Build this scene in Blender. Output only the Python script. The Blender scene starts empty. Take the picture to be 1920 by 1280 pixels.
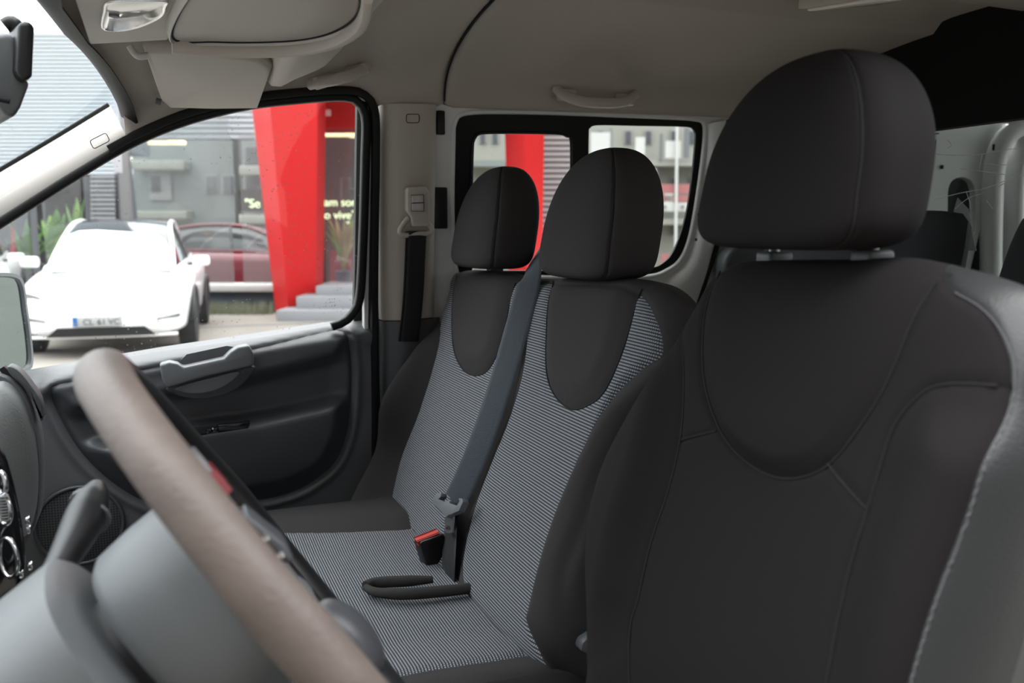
import bpy, bmesh, math, random
import numpy as np
from mathutils import Vector, Matrix

random.seed(7); np.random.seed(7)
scene = bpy.context.scene
COL = scene.collection

# ------------------------------------------------------------------ camera
F = 1600.0                      # focal length in pixels of the 1920-wide frame
YAW = math.radians(22.4)        # turned from straight across the cab towards the rear
PITCH = math.atan((640 - 435) / F)
CAM = np.array([0.0, 0.0, 1.45])
fw = np.array([math.sin(YAW) * math.cos(PITCH), math.cos(YAW) * math.cos(PITCH), -math.sin(PITCH)])
rt = np.array([math.cos(YAW), -math.sin(YAW), 0.0])
up = np.cross(rt, fw)
cd = bpy.data.cameras.new('camera'); cam = bpy.data.objects.new('camera', cd); COL.objects.link(cam)
cd.sensor_width = 36; cd.lens = F / 1920 * 36; cd.clip_start = 0.02; cd.clip_end = 400
cam.matrix_world = Matrix(((rt[0], up[0], -fw[0], CAM[0]), (rt[1], up[1], -fw[1], CAM[1]),
                           (rt[2], up[2], -fw[2], CAM[2]), (0, 0, 0, 1)))
cd.dof.use_dof = True; cd.dof.focus_distance = 1.35; cd.dof.aperture_fstop = 5.0
scene.camera = cam

# ------------------------------------------------------------------ world: bright overcast sky
w = bpy.data.worlds.new('overcast'); scene.world = w; w.use_nodes = True
nt = w.node_tree; nt.nodes.clear()
wo = nt.nodes.new('ShaderNodeOutputWorld'); bg = nt.nodes.new('ShaderNodeBackground')
tc = nt.nodes.new('ShaderNodeTexCoord'); sp = nt.nodes.new('ShaderNodeSeparateXYZ'); rp = nt.nodes.new('ShaderNodeValToRGB')
nt.links.new(tc.outputs['Generated'], sp.inputs[0]); nt.links.new(sp.outputs['Z'], rp.inputs[0])
rp.color_ramp.elements[0].position = 0.0; rp.color_ramp.elements[0].color = (.40, .43, .46, 1)
rp.color_ramp.elements[1].position = 1.0; rp.color_ramp.elements[1].color = (1.2, 1.2, 1.2, 1)
nt.links.new(rp.outputs[0], bg.inputs[0]); bg.inputs[1].default_value = 5.2
nt.links.new(bg.outputs[0], wo.inputs[0])
scene.view_settings.view_transform = 'Standard'; scene.view_settings.look = 'None'
scene.view_settings.gamma = 1.0; scene.view_settings.use_curve_mapping = False
scene.view_settings.exposure = 0.3

# ------------------------------------------------------------------ points from the photograph's frame onto real planes
def ray(px, py): return fw + rt * (px - 960) / F - up * (py - 640) / F
def onY(px, py, y): r = ray(px, py); return CAM + r * ((y - CAM[1]) / r[1])
def onX(px, py, x): r = ray(px, py); return CAM + r * ((x - CAM[0]) / r[0])
def onZ(px, py, z): r = ray(px, py); return CAM + r * ((z - CAM[2]) / r[2])
fh = np.array([math.sin(YAW), math.cos(YAW), 0.0])
def onD(px, py, d): r = ray(px, py); return CAM + r * (d / (r @ fh))
def ext(lat, d, z): return rt * lat + fh * d + np.array([0, 0, z])    # street frame: sideways, away, up

# ------------------------------------------------------------------ materials
def srgb(r, g, b):
    f = lambda c: (c / 255 / 12.92) if c / 255 <= .04045 else ((c / 255 + .055) / 1.055) ** 2.4
    return (f(r), f(g), f(b), 1)
M = {}
def mat(name, col, rough=.5, metal=0, bump=0, bscale=300, bdetail=2, spec=.5, mottle=0, mscale=8, sheen=0, emit=None, estr=1, coat=0):
    m = bpy.data.materials.new(name); m.use_nodes = True; n = m.node_tree.nodes; L = m.node_tree.links
    p = n['Principled BSDF']
    p.inputs['Base Color'].default_value = col; p.inputs['Roughness'].default_value = rough
    p.inputs['Metallic'].default_value = metal; p.inputs['Specular IOR Level'].default_value = spec
    if sheen: p.inputs['Sheen Weight'].default_value = sheen
    if coat: p.inputs['Coat Weight'].default_value = coat
    if emit: p.inputs['Emission Color'].default_value = emit; p.inputs['Emission Strength'].default_value = estr
    t = n.new('ShaderNodeTexCoord')
    if mottle:
        no = n.new('ShaderNodeTexNoise'); no.inputs['Scale'].default_value = mscale; no.inputs['Detail'].default_value = 5
        L.new(t.outputs['Object'], no.inputs['Vector'])
        mx = n.new('ShaderNodeMix'); mx.data_type = 'RGBA'
        mx.inputs[6].default_value = tuple(c * (1 - mottle) for c in col[:3]) + (1,)
        mx.inputs[7].default_value = tuple(min(1, c * (1 + mottle)) for c in col[:3]) + (1,)
        L.new(no.outputs['Fac'], mx.inputs[0]); L.new(mx.outputs[2], p.inputs['Base Color'])
    if bump:
        nb = n.new('ShaderNodeTexNoise'); nb.inputs['Scale'].default_value = bscale; nb.inputs['Detail'].default_value = bdetail
        L.new(t.outputs['Object'], nb.inputs['Vector'])
        b = n.new('ShaderNodeBump'); b.inputs['Strength'].default_value = bump; b.inputs['Distance'].default_value = .002
        L.new(nb.outputs['Fac'], b.inputs['Height']); L.new(b.outputs[0], p.inputs['Normal'])
    M[name] = m; return m

mat('charcoal_cloth', (.045, .0425, .043, 1), .9, bump=.35, bscale=900, spec=.12)
mat('charcoal_cloth_smooth', (.0130, .0117, .0120, 1), .85, bump=.2, bscale=1200, spec=.14)
mat('seat_leather', (.019, .021, .022, 1), .42, bump=.25, bscale=420, spec=.5)
mat('thread', (.13, .13, .14, 1), .8)
mat('seam_dark', (.008, .008, .009, 1), .9)
mat('headliner', (.47, .425, .375, 1), .95, bump=.25, bscale=700, mottle=.06, mscale=5, spec=.15)
mat('headliner_plastic', (.52, .475, .425, 1), .6, bump=.12, bscale=500, spec=.35)
mat('pillar_beige', (.47, .43, .375, 1), .5, bump=.1, bscale=500, spec=.4)
mat('pillar_plastic', (.60, .575, .54, 1), .5, bump=.1, bscale=500, spec=.4)
mat('door_plastic', (.105, .110, .117, 1), .34, bump=.2, bscale=650, spec=.5)
mat('door_plastic_dark', (.056, .059, .066, 1), .38, bump=.2, bscale=650, spec=.5)
mat('door_plastic_grey', (.15, .16, .17, 1), .38, bump=.1, bscale=600, spec=.5)
mat('dash_grey', (.11, .115, .12, 1), .5, bump=.25, bscale=500, spec=.45)
mat('dash_light', (.080, .086, .090, 1), .45, bump=.15, bscale=500, spec=.45)
mat('black_plastic', (.010, .010, .011, 1), .42, spec=.35)
mat('pod_grey', (.19, .20, .20, 1), .5, bump=.3, bscale=420, spec=.4)
mat('black_gloss', (.006, .006, .007, 1), .12, spec=.6)
mat('black_rubber', (.006, .006, .006, 1), .55, spec=.3)
mat('rim_leather', (.112, .090, .080, 1), .5, bump=.3, bscale=260, mottle=.55, mscale=17, spec=.4)
mat('chrome', (.8, .8, .8, 1), .12, metal=1)
mat('steel', (.45, .45, .46, 1), .35, metal=1)
mat('belt_web', (.062, .075, .092, 1), .6, bump=.4, bscale=500, spec=.4)
mat('belt_web_black', (.010, .010, .012, 1), .6, bump=.4, bscale=500)
mat('red_plastic', (.55, .055, .04, 1), .45)
mat('white_paint', (.74, .75, .74, 1), .35, spec=.5, mottle=.03, mscale=6)
mat('white_panel', (.60, .62, .60, 1), .45, mottle=.05, mscale=5)
mat('floor_rubber', (.03, .03, .032, 1), .8, bump=.3, bscale=200)
mat('partition_black', (.006, .006, .006, 1), .8, spec=.2)
mat('rear_cloth', (.022, .025, .028, 1), .9, bump=.3, bscale=500)
mat('car_white', (.86, .87, .88, 1), .22, coat=.5)
mat('car_glass', (.03, .035, .04, 1), .05, spec=.8)
mat('glare_and_lamp_white', (.85, .85, .88, 1), .6)  # white of the painted sky reflection, also of one headlamp
mat('tyre', (.012, .012, .013, 1), .85)
mat('alloy', (.32, .33, .35, 1), .4, metal=.8)
mat('plate_white', (.34, .35, .35, 1), .5)
mat('plate_blue', (.01, .11, .30, 1), .5)
mat('scratch_white', (.75, .76, .74, 1), .6)
mat('ink', (.02, .02, .022, 1), .6)
mat('red_panel', (.50, .010, .012, 1), .45, spec=.3)
mat('concrete', (.20, .187, .165, 1), .9, bump=.3, bscale=30, mottle=.18, mscale=1.2)
mat('kerb_grey', (.21, .215, .23, 1), .8, mottle=.06, mscale=3)
mat('base_blue', (.045, .065, .085, 1), .6)
mat('ledge_white', (.42, .42, .41, 1), .6)
mat('facade_grey', (.15, .166, .163, 1), .85, mottle=.06, mscale=.6)
mat('facade_pale', (.22, .22, .195, 1), .85, mottle=.06, mscale=.5)
mat('blocker_grey', (.16, .15, .145, 1), .9, mottle=.08, mscale=.6)  # for the unseen block added to cut daylight
mat('window_dark', (.05, .057, .062, 1), .15, spec=.6)
mat('shutter_grey', (.20, .20, .20, 1), .7)
mat('cladding', (.40, .44, .47, 1), .5, spec=.4)
mat('slat_grey', (.30, .31, .32, 1), .5)
mat('showroom_dark', (.020, .016, .018, 1), .6)
mat('mullion', (.10, .105, .115, 1), .5)
mat('leaf', (.14, .33, .05, 1), .6)
mat('leaf_light', (.33, .56, .12, 1), .6)
mat('leaf_dry', (.33, .24, .09, 1), .7)
mat('grass_grey', (.13, .14, .085, 1), .8)
mat('red_car', (.22, .02, .035, 1), .3, coat=.4)
mat('lamp_warm', (1, .85, .55, 1), .5, emit=(1, .78, .42, 1), estr=2.2)
mat('sign_letter', (1, 1, .8, 1), .5, emit=(.85, 1, .55, 1), estr=1.8)
mat('pot', (.08, .06, .10, 1), .6)
mat('red_awning', (.27, .10, .10, 1), .8)
mat('lamp_grey', (.20, .20, .21, 1), .2, spec=.6)
mat('dull_red', (.16, .02, .025, 1), .5)
mat('red_awning_pale', (.30, .10, .10, 1), .8)
mat('lens', (.78, .76, .70, 1), .1, spec=.7, coat=.6)

def glass_mat(name, ior=1.38, tint=(1, 1, 1), dirt=0.0, haze=0.0, scratches=False):
    m = bpy.data.materials.new(name); m.use_nodes = True; n = m.node_tree.nodes; L = m.node_tree.links; n.clear()
    o = n.new('ShaderNodeOutputMaterial'); tr = n.new('ShaderNodeBsdfTransparent'); gl = n.new('ShaderNodeBsdfGlossy')
    tr.inputs[0].default_value = tint + (1,); gl.inputs['Roughness'].default_value = .02
    # Fresnel reflectance, the same from both sides of the thin pane
    ge = n.new('ShaderNodeNewGeometry'); dp = n.new('ShaderNodeVectorMath'); dp.operation = 'DOT_PRODUCT'
    L.new(ge.outputs['Normal'], dp.inputs[0]); L.new(ge.outputs['Incoming'], dp.inputs[1])
    ab = n.new('ShaderNodeMath'); ab.operation = 'ABSOLUTE'; L.new(dp.outputs['Value'], ab.inputs[0])
    om = n.new('ShaderNodeMath'); om.operation = 'SUBTRACT'; om.inputs[0].default_value = 1; L.new(ab.outputs[0], om.inputs[1])
    pw = n.new('ShaderNodeMath'); pw.operation = 'POWER'; L.new(om.outputs[0], pw.inputs[0]); pw.inputs[1].default_value = 5
    f0 = ((ior - 1) / (ior + 1)) ** 2 * 2
    lw = n.new('ShaderNodeMath'); lw.operation = 'MULTIPLY_ADD'; L.new(pw.outputs[0], lw.inputs[0]); lw.inputs[1].default_value = 1 - f0; lw.inputs[2].default_value = f0
    mx = n.new('ShaderNodeMixShader'); L.new(lw.outputs[0], mx.inputs[0]); L.new(tr.outputs[0], mx.inputs[1]); L.new(gl.outputs[0], mx.inputs[2])
    last = mx.outputs[0]
    t = n.new('ShaderNodeTexCoord')
    if dirt:
        df = n.new('ShaderNodeBsdfDiffuse'); df.inputs[0].default_value = (.85, .85, .85, 1)
        vo = n.new('ShaderNodeTexVoronoi'); vo.inputs['Scale'].default_value = 95; L.new(t.outputs['Object'], vo.inputs['Vector'])
        no = n.new('ShaderNodeTexNoise'); no.inputs['Scale'].default_value = 9; no.inputs['Detail'].default_value = 4; L.new(t.outputs['Object'], no.inputs['Vector'])
        r1 = n.new('ShaderNodeMapRange'); r1.inputs[1].default_value = .24; r1.inputs[2].default_value = .10; L.new(vo.outputs['Distance'], r1.inputs[0])
        r2 = n.new('ShaderNodeMapRange'); r2.inputs[1].default_value = .42; r2.inputs[2].default_value = .66; L.new(no.outputs['Fac'], r2.inputs[0])
        mu = n.new('ShaderNodeMath'); mu.operation = 'MULTIPLY'; L.new(r1.outputs[0], mu.inputs[0]); L.new(r2.outputs[0], mu.inputs[1])
        m3 = n.new('ShaderNodeMath'); m3.operation = 'MULTIPLY_ADD'; L.new(mu.outputs[0], m3.inputs[0]); m3.inputs[1].default_value = dirt; m3.inputs[2].default_value = haze
        ms = n.new('ShaderNodeMixShader'); L.new(m3.outputs[0], ms.inputs[0]); L.new(last, ms.inputs[1]); L.new(df.outputs[0], ms.inputs[2]); last = ms.outputs[0]
    if scratches:
        df = n.new('ShaderNodeBsdfDiffuse'); df.inputs[0].default_value = (.8, .8, .8, 1); prev = None
        for k, (ax, sc, dv) in enumerate([(25, 3.1, .6), (-38, 2.6, .9), (80, 2.2, .5)]):
            mp = n.new('ShaderNodeMapping'); mp.inputs['Rotation'].default_value = (math.radians(ax), 0, 0); mp.inputs['Location'].default_value = (0, .31 * k, .17 * k)
            L.new(t.outputs['Object'], mp.inputs[0])
            wv = n.new('ShaderNodeTexWave'); wv.bands_direction = 'Z'; wv.inputs['Scale'].default_value = sc; wv.inputs['Distortion'].default_value = 3 * dv; wv.inputs['Detail Scale'].default_value = 1.2
            L.new(mp.outputs[0], wv.inputs[0])
            mr = n.new('ShaderNodeMapRange'); mr.inputs[1].default_value = .9985; mr.inputs[2].default_value = 1.0; L.new(wv.outputs['Fac'], mr.inputs[0])
            if prev is None: prev = mr.outputs[0]
            else:
                a = n.new('ShaderNodeMath'); a.operation = 'MAXIMUM'; L.new(prev, a.inputs[0]); L.new(mr.outputs[0], a.inputs[1]); prev = a.outputs[0]
        a = n.new('ShaderNodeMath'); a.operation = 'MULTIPLY'; L.new(prev, a.inputs[0]); a.inputs[1].default_value = .55
        ms = n.new('ShaderNodeMixShader'); L.new(a.outputs[0], ms.inputs[0]); L.new(last, ms.inputs[1]); L.new(df.outputs[0], ms.inputs[2]); last = ms.outputs[0]
    L.new(last, o.inputs[0]); M[name] = m; return m
glass_mat('side_glass', tint=(.93, .95, .94), dirt=.55, haze=.035)
glass_mat('wind_glass', ior=1.3, tint=(.90, .94, .95), dirt=.08, haze=.012)
glass_mat('rear_glass', tint=(.80, .83, .81), haze=.02, dirt=.1)
glass_mat('shop_glass', tint=(.85, .87, .87), dirt=.01, haze=.05)
glass_mat('plexi', ior=1.06, tint=(.93, .95, .94))

def woven(name, dark, light, su=1 / .0029, sv=1 / .0044):
    """cloth with rows of pale stitches on a dark ground, laid out in metres along the panel"""
    m = bpy.data.materials.new(name); m.use_nodes = True; n = m.node_tree.nodes; L = m.node_tree.links; p = n['Principled BSDF']
    uv = n.new('ShaderNodeUVMap'); s = n.new('ShaderNodeSeparateXYZ'); L.new(uv.outputs[0], s.inputs[0])
    def math_(op, a, b=None, c=None):
        k = n.new('ShaderNodeMath'); k.operation = op
        for i, v in enumerate((a, b, c)):
            if v is None: continue
            if isinstance(v, (int, float)): k.inputs[i].default_value = v
            else: L.new(v, k.inputs[i])
        return k.outputs[0]
    v = math_('MULTIPLY', s.outputs[1], sv); row = math_('FLOOR', v); fv = math_('FRACT', v)
    off = math_('MULTIPLY', math_('MODULO', row, 2), .5)
    fu = math_('FRACT', math_('ADD', math_('MULTIPLY', s.outputs[0], su), off))
    dv = math_('ABSOLUTE', math_('SUBTRACT', fv, .5)); du = math_('ABSOLUTE', math_('SUBTRACT', fu, .5))
    a = n.new('ShaderNodeMapRange'); a.inputs[1].default_value = .34; a.inputs[2].default_value = .20; L.new(dv, a.inputs[0])
    b = n.new('ShaderNodeMapRange'); b.inputs[1].default_value = .46; b.inputs[2].default_value = .26; L.new(du, b.inputs[0])
    dot = math_('MULTIPLY', a.outputs[0], b.outputs[0])
    no = n.new('ShaderNodeTexNoise'); no.inputs['Scale'].default_value = 700; L.new(uv.outputs[0], no.inputs[0])
    dot2 = math_('MULTIPLY', dot, math_('ADD', no.outputs['Fac'], .35))
    mx = n.new('ShaderNodeMix'); mx.data_type = 'RGBA'; mx.inputs[6].default_value = dark; mx.inputs[7].default_value = light
    L.new(dot2, mx.inputs[0]); L.new(mx.outputs[2], p.inputs['Base Color'])
    bp = n.new('ShaderNodeBump'); bp.inputs['Strength'].default_value = .4; bp.inputs['Distance'].default_value = .001
    L.new(dot, bp.inputs['Height']); L.new(bp.outputs[0], p.inputs['Normal'])
    p.inputs['Roughness'].default_value = .8; p.inputs['Specular IOR Level'].default_value = .3
    M[name] = m; return m
woven('woven_cloth', (.022, .023, .026, 1), (.37, .39, .43, 1))

def perforated(name):
    m = mat(name, (.02, .02, .022, 1), .5); n = m.node_tree.nodes; L = m.node_tree.links; p = n['Principled BSDF']
    uv = n.new('ShaderNodeUVMap'); vo = n.new('ShaderNodeTexVoronoi'); vo.inputs['Scale'].default_value = 190; vo.inputs['Randomness'].default_value = 0
    vo.voronoi_dimensions = '2D'; L.new(uv.outputs[0], vo.inputs[0])
    r = n.new('ShaderNodeMapRange'); r.inputs[1].default_value = .25; r.inputs[2].default_value = .36; L.new(vo.outputs['Distance'], r.inputs[0])
    mx = n.new('ShaderNodeMix'); mx.data_type = 'RGBA'; mx.inputs[6].default_value = (.001, .001, .001, 1); mx.inputs[7].default_value = (.055, .058, .062, 1)
    L.new(r.outputs[0], mx.inputs[0]); L.new(mx.outputs[2], p.inputs['Base Color'])
perforated('speaker_mesh')

# ------------------------------------------------------------------ object helpers
def tag(o, label=None, cat=None, group=None, kind=None):
    if label: o['label'] = label
    if cat: o['category'] = cat
    if group: o['group'] = group
    if kind: o['kind'] = kind
    return o
def empty(name, loc, label=None, cat=None, group=None, kind=None):
    o = bpy.data.objects.new(name, None); COL.objects.link(o); o.location = [float(c) for c in loc]
    o.empty_display_size = .05
    return tag(o, label, cat, group, kind)
def wloc(o):
    v = Vector(o.location)
    return v
def setparent(o, parent):
    o.parent = parent
    if parent.type == 'EMPTY': o.matrix_parent_inverse = Matrix.Translation(-Vector(parent.location))
def obj(name, V, Fc, m, parent=None, smooth=True, uv=None, auto=None):
    me = bpy.data.meshes.new(name); me.from_pydata([tuple(map(float, v)) for v in V], [], [tuple(map(int, f)) for f in Fc])
    me.update()
    if uv is not None:
        l = me.uv_layers.new(name='UVMap'); idx = np.empty(len(me.loops), dtype=np.int32); me.loops.foreach_get('vertex_index', idx)
        l.data.foreach_set('uv', np.asarray(uv, dtype=np.float32)[idx].ravel())
    if smooth:
        me.polygons.foreach_set('use_smooth', [True] * len(me.polygons))
        if auto is not None: me.set_sharp_from_angle(angle=math.radians(auto))
    me.materials.append(M[m] if isinstance(m, str) else m)
    o = bpy.data.objects.new(name, me); COL.objects.link(o)
    if parent is not None: setparent(o, parent)
    return o
def from_bm(name, bm, m, parent=None, smooth=True, auto=35):
    me = bpy.data.meshes.new(name); bmesh.ops.recalc_face_normals(bm, faces=bm.faces); bm.to_mesh(me); bm.free()
    if smooth:
        me.polygons.foreach_set('use_smooth', [True] * len(me.polygons)); me.set_sharp_from_angle(angle=math.radians(auto))
    me.materials.append(M[m] if isinstance(m, str) else m)
    o = bpy.data.objects.new(name, me); COL.objects.link(o)
    if parent is not None: setparent(o, parent)
    return o
def fixn(o):
    bm = bmesh.new(); bm.from_mesh(o.data); bmesh.ops.recalc_face_normals(bm, faces=bm.faces); bm.to_mesh(o.data); bm.free(); return o

def spline(pts, n=80, closed=False):
    """Catmull-Rom curve through points, evenly resampled"""
    P = np.asarray(pts, float); k = len(P)
    out = []
    rng = range(k) if closed else range(k - 1)
    for i in rng:
        if closed: p0, p1, p2, p3 = P[(i - 1) % k], P[i], P[(i + 1) % k], P[(i + 2) % k]
        else: p0, p1, p2, p3 = P[max(i - 1, 0)], P[i], P[i + 1], P[min(i + 2, k - 1)]
        for t in np.linspace(0, 1, 12, endpoint=False):
            out.append(.5 * ((2 * p1) + (-p0 + p2) * t + (2 * p0 - 5 * p1 + 4 * p2 - p3) * t * t + (-p0 + 3 * p1 - 3 * p2 + p3) * t ** 3))
    out.append(P[0] if closed else P[-1])
    return resample(np.array(out), n, closed)
def resample(C, n, closed=False):
    C = np.asarray(C, float)
    if closed and np.linalg.norm(C[0] - C[-1]) > 1e-9: C = np.vstack([C, C[:1]])
    s = np.r_[0, np.cumsum(np.linalg.norm(np.diff(C, axis=0), axis=1))]
    t = np.linspace(0, s[-1], n, endpoint=not closed)
    return np.stack([np.interp(t, s, C[:, j]) for j in range(C.shape[1])], 1)
def rrect(cx, cy, w, h, r, k=5):
    pts = []
    for sx, sy, a0 in ((1, 1, 0), (-1, 1, 90), (-1, -1, 180), (1, -1, 270)):
        for i in range(k + 1):
            a = math.radians(a0 + 90 * i / k); pts.append((cx + sx * (w / 2 - r) + r * math.cos(a), cy + sy * (h / 2 - r) + r * math.sin(a)))
    return np.array(pts)

def tube(name, path, r, m, parent=None, seg=10, closed=False, flat=None, nrm=None, n=None, uvmap=False):
    """round tube (r may vary along it), or a flat strip-like section (flat=(a,b)) held to the direction nrm"""
    P = np.asarray(path, float)
    if n: P = spline(P, n, closed)
    k = len(P)
    if closed: T = np.roll(P, -1, 0) - np.roll(P, 1, 0)
    else: T = np.gradient(P, axis=0)
    T /= np.linalg.norm(T, axis=1)[:, None] + 1e-12
    R = np.full(k, r) if np.isscalar(r) else np.interp(np.linspace(0, 1, k), np.linspace(0, 1, len(r)), r)
    V = []; nv = np.asarray(nrm, float) if nrm is not None else None
    prev = None
    for i in range(k):
        t = T[i]
        if nv is not None: a = nv if nv.ndim == 1 else nv[i]
        elif prev is None: a = np.array([0, 0, 1.]) if abs(t[2]) < .9 else np.array([1., 0, 0])
        else: a = prev
        a = a - t * (a @ t); a /= np.linalg.norm(a) + 1e-12; b = np.cross(t, a); prev = a
        for j in range(seg):
            an = 2 * math.pi * j / seg
            c, s_ = math.cos(an), math.sin(an)
            if flat:
                ee = .5
                c = math.copysign(abs(c) ** ee, c) * flat[0]; s_ = math.copysign(abs(s_) ** ee, s_) * flat[1]
                V.append(P[i] + a * c + b * s_)
            else: V.append(P[i] + R[i] * (a * c + b * s_))
    Fc = []
    for i in range(k if closed else k - 1):
        i2 = (i + 1) % k
        for j in range(seg):
            j2 = (j + 1) % seg
            Fc.append((i * seg + j, i * seg + j2, i2 * seg + j2, i2 * seg + j))
    if not closed:
        Fc.append(tuple(range(seg))[::-1]); Fc.append(tuple((k - 1) * seg + j for j in range(seg)))
    return obj(name, V, Fc, m, parent, auto=50)

def loft(name, secs, m, parent=None, closed_sec=True, cap=True, smooth=True, auto=40, uv=None):
    S = np.asarray(secs, float); a, b = S.shape[:2]; V = S.reshape(-1, 3); Fc = []
    for i in range(a - 1):
        for j in range(b if closed_sec else b - 1):
            j2 = (j + 1) % b
            Fc.append((i * b + j, i * b + j2, (i + 1) * b + j2, (i + 1) * b + j))
    if cap and closed_sec:
        Fc.append(tuple(range(b))[::-1]); Fc.append(tuple((a - 1) * b + j for j in range(b)))
    return obj(name, V, Fc, m, parent, smooth=smooth, auto=auto, uv=uv)

def prism(name, poly, m, parent=None, bevel=0, thick=None, seg=2, auto=35):
    """poly: ordered 3-D points of a flat outline; thick: extrusion vector"""
    bm = bmesh.new(); vs = [bm.verts.new(tuple(map(float, p))) for p in poly]; f = bm.faces.new(vs)
    e = bmesh.ops.extrude_face_region(bm, geom=[f])
    bmesh.ops.translate(bm, verts=[g for g in e['geom'] if isinstance(g, bmesh.types.BMVert)], vec=Vector([float(c) for c in thick]))
    bmesh.ops.recalc_face_normals(bm, faces=bm.faces)
    if bevel:
        es = [ed for ed in bm.edges if len(ed.link_faces) == 2 and ed.calc_face_angle() > .6]
        bmesh.ops.bevel(bm, geom=es, offset=bevel, segments=seg, affect='EDGES', profile=.5)
    return from_bm(name, bm, m, parent, auto=auto)
def box(name, c, size, m, parent=None, bevel=0, axes=None, seg=2):
    A = np.eye(3) if axes is None else np.asarray(axes, float); c = np.asarray(c, float); h = np.asarray(size, float) / 2
    bm = bmesh.new(); bmesh.ops.create_cube(bm, size=1)
    for v in bm.verts:
        q = c + A[0] * v.co[0] * 2 * h[0] + A[1] * v.co[1] * 2 * h[1] + A[2] * v.co[2] * 2 * h[2]; v.co = Vector([float(x) for x in q])
    if bevel: bmesh.ops.bevel(bm, geom=list(bm.edges), offset=bevel, segments=seg, affect='EDGES', profile=.5)
    return from_bm(name, bm, m, parent)
def ring(name, outer, inner, m, parent=None, thick=(0, .01, 0), smooth=False):
    """flat plate with one hole: two loops of the same count, given thickness"""
    O = np.asarray(outer, float); I = np.asarray(inner, float); n = len(O); t = np.asarray(thick, float)
    V = np.vstack([O, I, O + t, I + t]); Fc = []
    for j in range(n):
        k = (j + 1) % n
        Fc += [(j, k, n + k, n + j), (2 * n + j, 3 * n + j, 3 * n + k, 2 * n + k), (j, 2 * n + j, 2 * n + k, k), (n + j, n + k, 3 * n + k, 3 * n + j)]
    return fixn(obj(name, V, Fc, m, parent, smooth=smooth, auto=35))
def match_loops(outer, inner, n=96):
    """resample two closed 2-D loops by angle about the inner centre so that they can be bridged"""
    I = resample(inner, n * 3, True); c = I.mean(0); 
    def by_angle(L, ang):
        L = resample(L, 1200, True); a = np.arctan2(L[:, 1] - c[1], L[:, 0] - c[0]); o = np.argsort(a); L = L[o]; a = a[o]
        aa = np.r_[a - 2 * math.pi, a, a + 2 * math.pi]; LL = np.vstack([L, L, L])
        return np.stack([np.interp(ang, aa, LL[:, j]) for j in (0, 1)], 1)
    a_in = np.unwrap(np.arctan2(*(resample(inner, n, True) - c).T[::-1]))
    if a_in[-1] < a_in[0]: a_in = a_in[::-1]
    a_in = (a_in + math.pi) % (2 * math.pi) - math.pi; a_in = np.sort(a_in)
    # include the outer corners
    O = by_angle(outer, a_in); I = by_angle(inner, a_in)
    return O, I
def text(name, s, size, m, parent, origin, xa, ya, depth=.002):
    cu = bpy.data.curves.new(name, 'FONT'); cu.body = s; cu.size = size; cu.extrude = depth; cu.align_x = 'LEFT'
    o = bpy.data.objects.new(name, cu); COL.objects.link(o)
    dg = bpy.context.evaluated_depsgraph_get(); me = bpy.data.meshes.new_from_object(o.evaluated_get(dg)); bpy.data.objects.remove(o)
    xa = np.asarray(xa, float); ya = np.asarray(ya, float); za = np.cross(xa, ya); og = np.asarray(origin, float)
    for v in me.vertices: v.co = Vector([float(c) for c in og + xa * v.co[0] + ya * v.co[1] + za * v.co[2]])
    me.materials.append(M[m]); q = bpy.data.objects.new(name, me); COL.objects.link(q)
    if parent is not None: setparent(q, parent)
    return q
def copy_tree(o, parent=None, delta=None):
    c = o.copy(); COL.objects.link(c)
    if parent is not None:
        c.parent = parent; c.matrix_parent_inverse = o.matrix_parent_inverse.copy()
    for ch in list(o.children): copy_tree(ch, c)
    return c

# ---- panelled surfaces: a 2-D triangle mesh cut exactly along seam outlines, then raised
def poly_sdf(P, poly):
    """signed distance, positive inside the closed polygon"""
    A = np.asarray(poly, float); B = np.roll(A, -1, 0); d2 = np.full(len(P), 1e9); ins = np.zeros(len(P), bool)
    for a, b in zip(A, B):
        ab = b - a; t = np.clip(((P - a) @ ab) / (ab @ ab + 1e-18), 0, 1); q = P - (a + t[:, None] * ab)
        d2 = np.minimum(d2, (q ** 2).sum(1))
        c = (a[1] > P[:, 1]) != (b[1] > P[:, 1])
        xx = a[0] + (P[:, 1] - a[1]) * (b[0] - a[0]) / (b[1] - a[1] + 1e-18)
        ins ^= c & (P[:, 0] < xx)
    return np.sqrt(d2) * np.where(ins, 1, -1)
def line_dist(P, line):
    A = np.asarray(line, float); d2 = np.full(len(P), 1e9)
    for a, b in zip(A[:-1], A[1:]):
        ab = b - a; t = np.clip(((P - a) @ ab) / (ab @ ab + 1e-18), 0, 1); q = P - (a + t[:, None] * ab); d2 = np.minimum(d2, (q ** 2).sum(1))
    return np.sqrt(d2)
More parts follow.
